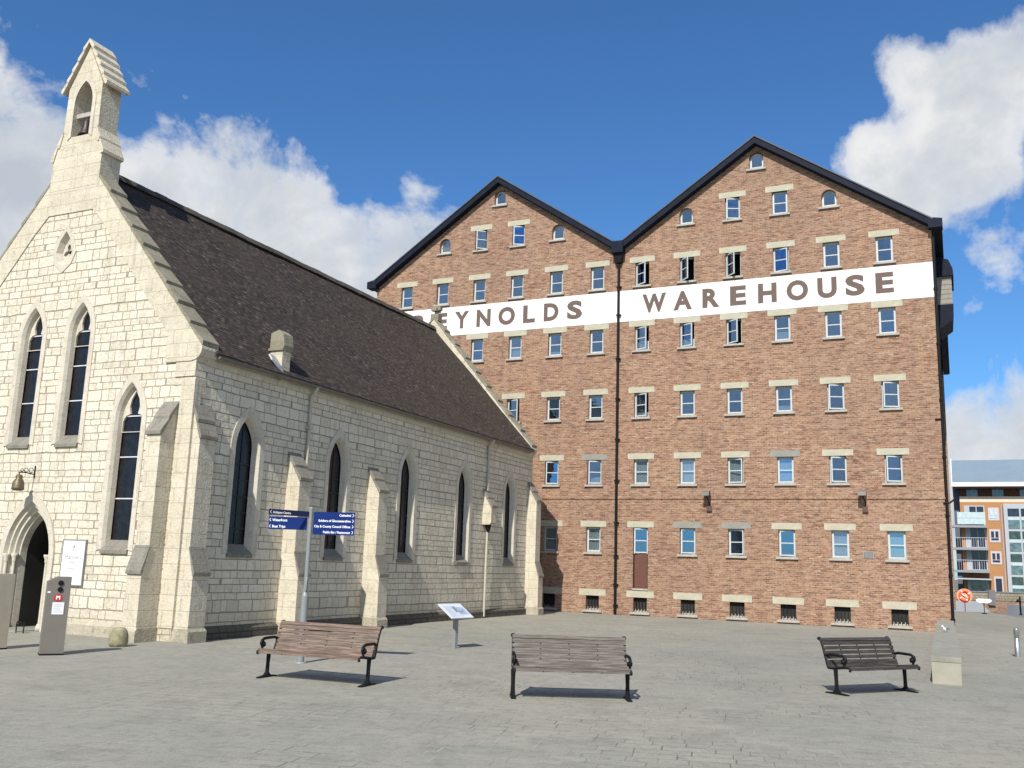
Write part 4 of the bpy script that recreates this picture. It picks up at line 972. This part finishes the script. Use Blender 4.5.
# ------------------------------------------------------------------ fingerpost
PX, PY = -3.77, 18.39
fp = thing('fingerpost', 'grey fingerpost with blue direction signs behind the reddish bench', 'signpost', (PX, PY, 0), 0)
mb = MB(); mb.tube([(0, 0, .85), (0, 0, 2.84)], .041, 16); mb.lathe([(.041, 2.84), (.045, 2.85), (.04, 2.88), (0, 2.895)], (0, 0, 0), 16)
mb.tube([(0, 0, 0), (0, 0, 1.22)], .066, 16); mb.lathe([(.066, 1.22), (.052, 1.27), (.041, 1.29)], (0, 0, 0), 16); mb.lathe([(.12, 0), (.12, .015), (.078, .03)], (0, 0, 0), 16)
mb.tube([(.02, -.06, 1.33), (.02, -.075, 1.40), (.02, -.07, 1.50), (.02, -.05, 1.56)], .022, 8); mb.build('post', GREYPAINT, fp)
def finger(name, mat, x0, x1, z0, z1, ang, lines, chev, tip, y=-.0):
    e = bpy.data.objects.new
    mb = MB(); P = [(x0, y - .012, z0), (x1, y - .012, z0), (x1, y - .012, z1), (x0, y - .012, z1)]
    mb.prism(P, (0, .024, 0)); n = len(lines)
    for k in range(1, n): z = z0 + (z1 - z0) * k / n; mb.box(x0, x1, y - .0132, y - .012, z - .0015, z + .0015)
    o = mb.build(name, mat, fp); o.rotation_euler = (0, 0, ang)
    lh = (z1 - z0) / n
    for k, s in enumerate(lines):
        z = z1 - lh * (k + 1) + lh * .28
        tx = text_mesh('lettering', s, lh * .56, WHITE, o, Vector(((x1 - .075) if tip > 0 else (x0 + .075), y - .0135, z)), RX, ext=.0008, offset=.0015, align='RIGHT' if tip > 0 else 'LEFT', xs=.95)
        mb = MB(); cx_ = (x1 - .035) if tip > 0 else (x0 + .035); zc = z + lh * .22; w_ = .014 * tip
        mb.prism([(cx_ - w_, y - .0145, zc + .03), (cx_ - w_ + .012 * tip, y - .0145, zc + .03), (cx_ + w_ + .008 * tip, y - .0145, zc), (cx_ - w_ + .012 * tip, y - .0145, zc - .03), (cx_ - w_, y - .0145, zc - .03), (cx_ + w_ - .004 * tip, y - .0145, zc)], (0, .001, 0)); mb.build('chevron', WHITE, o)
    return o
finger('sign_panel', BLUE, .06, .87, 2.37, 2.80, math.radians(-7), ['Cathedral', 'Soldiers of Gloucestershire', 'City & County Council Offices', 'Public Bar / Restaurant'], True, 1)
finger('sign_panel', BLUE, -.84, -.07, 2.45, 2.69, math.radians(-10), ['Waterfront', 'Boat Trips'], True, -1)
finger('sign_panel', NAVY, -.90, -.05, 2.695, 2.80, math.radians(44), ['Antiques Centre'], True, -1)

# information lectern
lc = thing('information_lectern', 'tilted white information panel on a grey post in front of the chapel wall', 'lectern', (-1.12, 22.62, 0), math.radians(52))
mb = MB(); mb.box(-.045, .045, -.045, .045, 0, .80); mb.box(-.10, .10, -.08, .08, 0, .012); mb.prism([(-.05, -.14, .74), (-.05, -.10, .70), (-.05, .12, .86), (-.05, .10, .92)], (.10, 0, 0)); mb.build('post', GREYPAINT, lc)
tl = math.radians(33); P = [(-.38, -.27 * math.cos(tl), .84 - .27 * math.sin(tl)), (.38, -.27 * math.cos(tl), .84 - .27 * math.sin(tl)), (.38, .27 * math.cos(tl), .84 + .27 * math.sin(tl)), (-.38, .27 * math.cos(tl), .84 + .27 * math.sin(tl))]
mb = MB(); mb.prism(P, (0, .016, -.024)); pnl = mb.build('panel', simple('silver_panel', (.62, .65, .70), .35, metal=.1, var=.03), lc)
mb = MB()
for k in range(9):
    f = -.21 + k * .045; x0, x1 = (-.32, -.04) if k % 4 else (-.32, .1)
    a = [(x0, f * math.cos(tl), .842 + f * math.sin(tl)), (x1, f * math.cos(tl), .842 + f * math.sin(tl)), (x1, (f + .014) * math.cos(tl), .842 + (f + .014) * math.sin(tl)), (x0, (f + .014) * math.cos(tl), .842 + (f + .014) * math.sin(tl))]
    mb.face(a)
a = [(.02, -.15 * math.cos(tl), .843 - .15 * math.sin(tl)), (.32, -.15 * math.cos(tl), .843 - .15 * math.sin(tl)), (.32, .12 * math.cos(tl), .843 + .12 * math.sin(tl)), (.02, .12 * math.cos(tl), .843 + .12 * math.sin(tl))]
mb.face(a); mb.build('print', simple('blue_grey_print', (.30, .36, .48), .5, var=.4, scale=9), pnl)

# low stone wall with capping
lw = thing('low_wall', 'low pale stone wall with worn flat top running towards the warehouse corner', 'low wall', cl(3.58, 15.30), CT + math.radians(.75))
mb = MB(); n = 9; Lw = 17.4
mb.box(0, Lw, -.50, 0.0, 0, .40); mb.build('wall', CONC, lw)
mb = MB()
for k in range(n): mb.box(k * Lw / n + (0.0 if k else -.01), (k + 1) * Lw / n - .008, -.51, .01, .402, .50)
mb.build('coping', CONCTOP, lw)
gl_ = thing('gull', 'small white and grey gull resting on top of the low stone wall', 'bird', cl(12.7, 15.42, .5), math.radians(215)); gl_.scale = (.72, .72, .72)
mb = MB(); mb.tube([(-.20, 0, .10), (-.14, 0, .10), (-.05, 0, .10), (.06, 0, .11), (.12, 0, .15), (.15, 0, .21), (.19, 0, .225), (.225, 0, .215)], [.012, .035, .065, .07, .05, .036, .036, .012], 12); mb.build('body', WHITE, gl_)
for s in (-1, 1):
    mb = MB(); mb.prism([(.08, s * .068, .15), (-.05, s * .075, .17), (-.27, s * .03, .10), (-.10, s * .078, .08), (.05, s * .074, .10)], (0, s * .008, 0)); mb.build('wing', simple('grey_feathers', (.18, .19, .20), .8), gl_)
mb = MB(); mb.tube([(.225, 0, .215), (.26, 0, .205)], [.01, .003], 6); mb.build('beak', ORANGE, gl_)
for s in (-1, 1):
    mb = MB(); mb.tube([(0, s * .03, .06), (0, s * .03, 0)], .006, 6); mb.build('leg', ORANGE, gl_)

# steel bollard
mb = MB(); mb.tube([(0, 0, 0), (0, 0, .46), (0, 0, .465), (0, 0, .49), (0, 0, .495), (0, 0, .70)], [.068, .068, .058, .058, .068, .068], 20, caps=False)
mb.lathe([(.068, .70), (.062, .715), (.04, .725), (0, .73)], (0, 0, 0), 20); o = mb.build('bollard', STEEL); o.location = (13.33, 25.43, 0)
tag(o, 'shiny round steel bollard standing alone by the right edge', 'bollard')

# ------------------------------------------------------------------ quayside far right
lb = thing('lifebuoy_post', 'orange ring lifebuoy in a housing on a thin red post at the quay edge', 'lifebuoy', (27.97, 59.12, 0), math.radians(-25)); lb.scale = (.88, .88, .95)
mb = MB(); mb.tube([(0, 0, 0), (0, 0, .75)], .035, 8); mb.build('post', simple('red_post_paint', (.36, .07, .05), .5), lb)
mb = MB(); n = 24
mb.prism([((.50) * math.cos(2 * math.pi * k / n), -.02, 1.02 + .44 * math.sin(2 * math.pi * k / n)) for k in range(n)], (0, .10, 0)); mb.build('housing', PALEORANGE, lb)
mb = MB(); mb.tube([(.30 * math.cos(a), -.08, 1.02 + .30 * math.sin(a)) for a in [2 * math.pi * k / 24 for k in range(25)]], .075, 10, caps=False); rg = mb.build('ring', ORANGE, lb)
mb = MB()
for a0 in (0.4, 2.0, 3.5, 5.1): mb.tube([(.30 * math.cos(a0 + d), -.08, 1.02 + .30 * math.sin(a0 + d)) for d in (0, .12, .24)], .079, 10)
mb.tube([(-.2, -.10, 1.15), (0.0, -.12, 0.99), (.18, -.10, 0.87), (.05, -.12, 1.07)], .03, 6); mb.build('band', WHITE, rg)
ws = thing('quay_sign', 'small white oval sign on a thin dark post at the quay edge', 'sign', (27.94, 56.71, 0), math.radians(-25))
mb = MB(); mb.tube([(0, 0, 0), (0, 0, .66)], .022, 8); mb.lathe([(.14, 0), (.14, .05), (.03, .06)], (0, 0, 0), 10); mb.build('post', BLACK, ws)
mb = MB(); mb.prism([(x, -.015, .74 + z) for x, z in [(-.40, -.02), (-.42, .06), (-.30, .13), (.30, .13), (.42, .06), (.40, -.02), (.22, -.12), (-.22, -.12)]], (0, .03, 0)); pl_ = mb.build('panel', WHITE, ws)
text_mesh('lettering', 'DEEP WATER', .10, GREYTEXT, pl_, Vector((0, -.018, .72)), RX, ext=.001)
# mooring post with lamp-like head
mp_ = thing('mooring_post', 'dark iron post with a knob at the curved quay edge by the right border', 'post', (30.0, 56.6, 0), 0)
mb = MB(); mb.tube([(0, 0, 0), (0, 0, 1.05)], .05, 10); mb.lathe([(.09, 0), (.09, .06), (.05, .09)], (0, 0, 0), 10); mb.build('shaft', BLACK, mp_)
mb = MB(); mb.lathe([(0, 0), (.12, .02), (.13, .09), (.08, .17), (0, .19)], (-.08, 0, .72), 10); mb.build('knob', BLACK, mp_)
# moored pontoon boat
bt = thing('moored_barge', 'pale grey barge with a white gunwale moored beyond the quay edge', 'barge', (40.4, 66.0, -2.2), math.radians(4))
mb = MB(); mb.prism([(-5.2, -1.8, 0), (7.5, -1.8, 0), (7.5, -1.8, 2.55), (-5.5, -1.8, 2.55), (-5.5, -1.8, .6)], (0, 3.6, 0)); mb.build('hull', simple('pale_grey_hull', (.37, .40, .42), .5, var=.1, scale=1), bt)
mb = MB(); mb.box(-5.6, 7.6, -1.92, -1.80, 2.40, 2.55); mb.build('gunwale', WHITE, bt)

# far quay wall
qw = thing('far_quay_wall', 'long brick quay wall with a pale stone parapet below the modern apartments', 'quay wall', (0, 95, 0), 0)
def mat_farstone():
    return mat_stone('quay_parapet_stone', (0.38, 0.33, 0.24), (0.22, 0.20, 0.15), (0.13, 0.12, 0.09), .03, row=.25)
mb = MB(); mb.box(-80, 120, 0, .5, -3.4, .02); mb.build('retaining_wall', BRICK, qw)
mb = MB(); mb.box(-80, 120, -.05, .4, .02, .78); mb.build('parapet', mat_farstone(), qw)
mb = MB(); mb.box(-80, 120, -.12, .48, .78, .88); mb.build('coping', simple('grey_coping', (.20, .20, .20), .8), qw)
mb = MB(); mb.box(47.2, 47.85, -.25, .5, -.45, 1.02); mb.build('gate_pier', simple('grey_pier', (.17, .165, .16), .8), qw)
mb = MB(); mb.prism([(40, 91.8 - 95, -2.5), (46.3, 91.8 - 95, -2.5), (46.3, 91.8 - 95, -1.5), (40, 91.8 - 95, -1.5)], (0, 3.1, 1.4)); mb.build('slipway', simple('slipway_concrete', (.25, .27, .28), .8), qw)

# ------------------------------------------------------------------ apartment block across the dock
ab = thing('apartment_block', 'modern orange brick apartment block with balconies and a blue-grey metal roof across the dock', 'apartments', (46.75, 100, 0), WT); ab.scale = (.91, 1, 1)
OB = simple('orange_brick', (0.40, 0.20, 0.085), .85, var=.12, scale=8)
DT = simple('dark_timber', (0.11, 0.05, 0.03), .8, var=.3, scale=4)
GP = simple('pale_grey_frame', (.40, .42, .45), .5, var=.05); 
GG = simple('teal_glass', (0.10, 0.16, 0.17), .1, var=.5, scale=2.2, spec=.8); GD = simple('night_glass', (0.02, 0.022, 0.04), .1, var=.5, scale=3, spec=.6)
FR = simple('frosted_balcony_glass', (.46, .56, .57), .25, var=.12, scale=3)
MR = simple('blue_grey_metal_roof', (0.235, 0.30, 0.345), .45, metal=.15, var=.06, scale=.6)
PG = simple('pale_render', (.60, .55, .44), .8, var=.08)
b0 = 1.0
mb = MB(); mb.box(.6, 30, .0, 14, -.2, 9.9); mb.box(.6, 30, .3, 13.7, 9.9, 10.5, 1); mb.box(-.05, .6, 1.5, 12, -.2, 11.2, 2)
mb.build('wall', [OB, PG, simple('dark_render', (.10, .11, .14), .7)], ab)
mb = MB(); mb.box(.65, 30, .5, 13, 10.5, 11.7); mb.build('attic_storey', DT, ab)
for k, x in enumerate((1.35, 4.0, 6.8, 9.3, 12, 15, 18, 21)):
    mb = MB(); mb.box(x, x + 1.15, .44, .52, 10.0, 11.35); mb.box(x + .55, x + .6, .42, .45, 10.0, 11.35, 1); mb.build('attic_window', [GG, GP], ab)
mb = MB(); mb.prism([(-.1, -.9, 11.55), (-.1, -.9, 11.68), (-.1, 7.0, 15.05), (-.1, 15, 11.7), (-.1, 15, 11.55)], (31, 0, 0)); rf = mb.build('roof', MR, ab)
mb = MB(); mb.box(-.16, 31, -1.02, -.9, 11.44, 11.86); mb.prism([(-.16, -.95, 11.4), (-.16, -.95, 11.85), (-.16, 7, 15.22), (-.16, 7, 14.8)], (.08, 0, 0)); mb.build('fascia', WHITE, ab)
mb = MB(); mb.box(.0, 30, -.88, .5, 11.30, 11.42); mb.build('soffit', DT, ab)
for k in range(3):
    z = 7.42 - 2.27 * k
    mb = MB(); mb.box(1.0, 3.1, -.06, .02, z + .05, z + 2.1)
    w_ = mb.build('patio_window', GP, ab); mb = MB(); mb.box(1.55, 2.2, -.09, -.06, z + .15, z + 2.0); mb.box(2.3, 2.98, -.09, -.06, z + .15, z + 2.0); mb.build('pane', GD, w_)
    mb = MB(); mb.box(-.35, 3.25, -1.35, -.02, z - .22, z + .02); bl = mb.build('balcony', simple('balcony_slab_grey', (.26, .27, .29), .7), ab)
    mb = MB()
    if k == 0: mb.box(.25, 3.1, -1.34, -1.31, z + .12, z + 1.35); mb.box(.25, 3.1, -1.36, -1.35, z + .75, z + .78, 1)
    else:
        for q in range(16): mb.box(-.3 + q * .232, -.27 + q * .232, -1.33, -1.30, z + .02, z + 1.0, 1)
        mb.box(-.33, 3.22, -1.34, -1.29, z + 1.0, z + 1.05, 1)
    for q in range(7): mb.box(-.34, -.31, -1.3 + q * .2, -1.27 + q * .2, z + .02, z + 1.0, 1)
    mb.build('railing', [FR, GP], bl)
mb = MB(); mb.box(-1.0, 3.4, -1.6, 0, 1.98, 2.12); mb.build('canopy', simple('canopy_dark', (.05, .05, .06), .5), ab)
mb = MB(); mb.box(-1.0, 3.4, -1.66, -1.6, 1.96, 2.1); mb.build('canopy_edge', GP, ab)
mb = MB(); mb.box(.95, 3.1, -.3, 0.0, -.2, 1.95); sh = mb.build('ground_window', GP, ab); mb = MB(); mb.box(1.3, 2.9, -.33, -.30, .75, 1.85); mb.build('pane', GG, sh)
for k, z in enumerate((7.95, 5.05 + .0, 3.0)):
    z = 8.0 - 2.22 * k
    mb = MB(); mb.box(3.45, 4.55, -.05, .02, z - .0, z + 1.32); w_ = mb.build('window', simple('lilac_surround', (.50, .46, .50), .6), ab)
    mb = MB(); mb.box(3.62, 3.92, -.08, -.05, z + .5, z + 1.12); mb.box(4.06, 4.36, -.08, -.05, z + .5, z + 1.12); mb.box(3.62, 4.36, -.08, -.05, z + .22, z + .42); mb.build('pane', GD if k else FR, w_)
mb = MB(); mb.box(3.65, 4.55, -.05, .02, -.2, 2.35); dd = mb.build('entrance', simple('lilac_surround', (.50, .46, .50), .6), ab); mb = MB(); mb.box(3.8, 4.42, -.08, -.05, .3, 2.15); mb.build('door', GD, dd)
# glazed stair bay
mb = MB(); mb.box(5.0, 14, -.5, 0, -.2, 9.7); gb = mb.build('glazed_bay', GP, ab)
for k in range(4):
    z = 7.45 - 2.28 * k
    for q in range(6):
        x = 5.4 + q * 1.32
        mb = MB(); mb.box(x, x + 1.14, -.54, -.5, z + .98, z + 1.75); mb.build('pane', GD if k == 0 else simple('dark_teal_glass', (.045, .075, .07), .12, var=.5, scale=2), gb)
        mb = MB(); mb.box(x, x + 1.14, -.54, -.5, z - .28, z + .86); mb.box(x, x + 1.14, -.55, -.54, z + .60, z + .86, 1); mb.build('spandrel', [GG, FR], gb)
mb = MB(); mb.tube([(4.8, -.08, 0), (4.8, -.08, 9.6)], .06, 6); mb.build('downpipe', GP, ab)

# tree behind the block, seen between it and the warehouse
def leafy_tree(name, label, loc, h, r, nleaf, seed):
    rnd = random.Random(seed)
    t = thing(name, label, 'tree', loc)
    mb = MB(); mb.tube([(0, 0, 0), (.1, .05, h * .3), (-.05, .1, h * .6), (.05, 0, h * .85)], [.28, .2, .12, .04], 8)
    for k in range(9):
        a = rnd.uniform(0, 6.28); z = h * rnd.uniform(.3, .7); L = r * rnd.uniform(.5, .9)
        mb.tube([(0, 0, z), (L * .5 * math.cos(a), L * .5 * math.sin(a), z + L * .3), (L * math.cos(a), L * math.sin(a), z + L * .7)], [.09, .06, .02], 6)
    mb.build('trunk', simple('bark', (.09, .07, .05), .9), t)
    mb = MB(); cl_ = []
    for k in range(26):
        a = rnd.uniform(0, 6.28); q = rnd.uniform(.1, 1) ** .6 * r; cl_.append((q * math.cos(a), q * math.sin(a), h * rnd.uniform(.38, 1.0), rnd.uniform(.5, 1.1)))
    for k in range(nleaf):
        c = rnd.choice(cl_); p = Vector((rnd.gauss(0, .5), rnd.gauss(0, .5), rnd.gauss(0, .45))) * c[3] + Vector(c[:3])
        u = Vector((rnd.gauss(0, 1), rnd.gauss(0, 1), rnd.gauss(0, 1))).normalized() * rnd.uniform(.10, .2); w = u.orthogonal().normalized() * rnd.uniform(.06, .12)
        mb.face([p - u, p + w, p + u, p - w])
    m, tt, b = new_mat('leaves'); oi = noise(tt, N(tt, 'ShaderNodeTexCoord').outputs['Object'], 1.3, 4)
    tt.links.new(ramp(tt, oi, [(.3, (.035, .07, .015)), (.7, (.10, .16, .035))]), b.inputs['Base Color']); b.inputs['Roughness'].default_value = .6
    mb.build('crown', m, t); return t
leafy_tree('leafy_tree', 'green leafy tree half hidden between the warehouse corner and the apartment block', (47.4, 117, .1), 6.2, 2.6, 6000, 3)
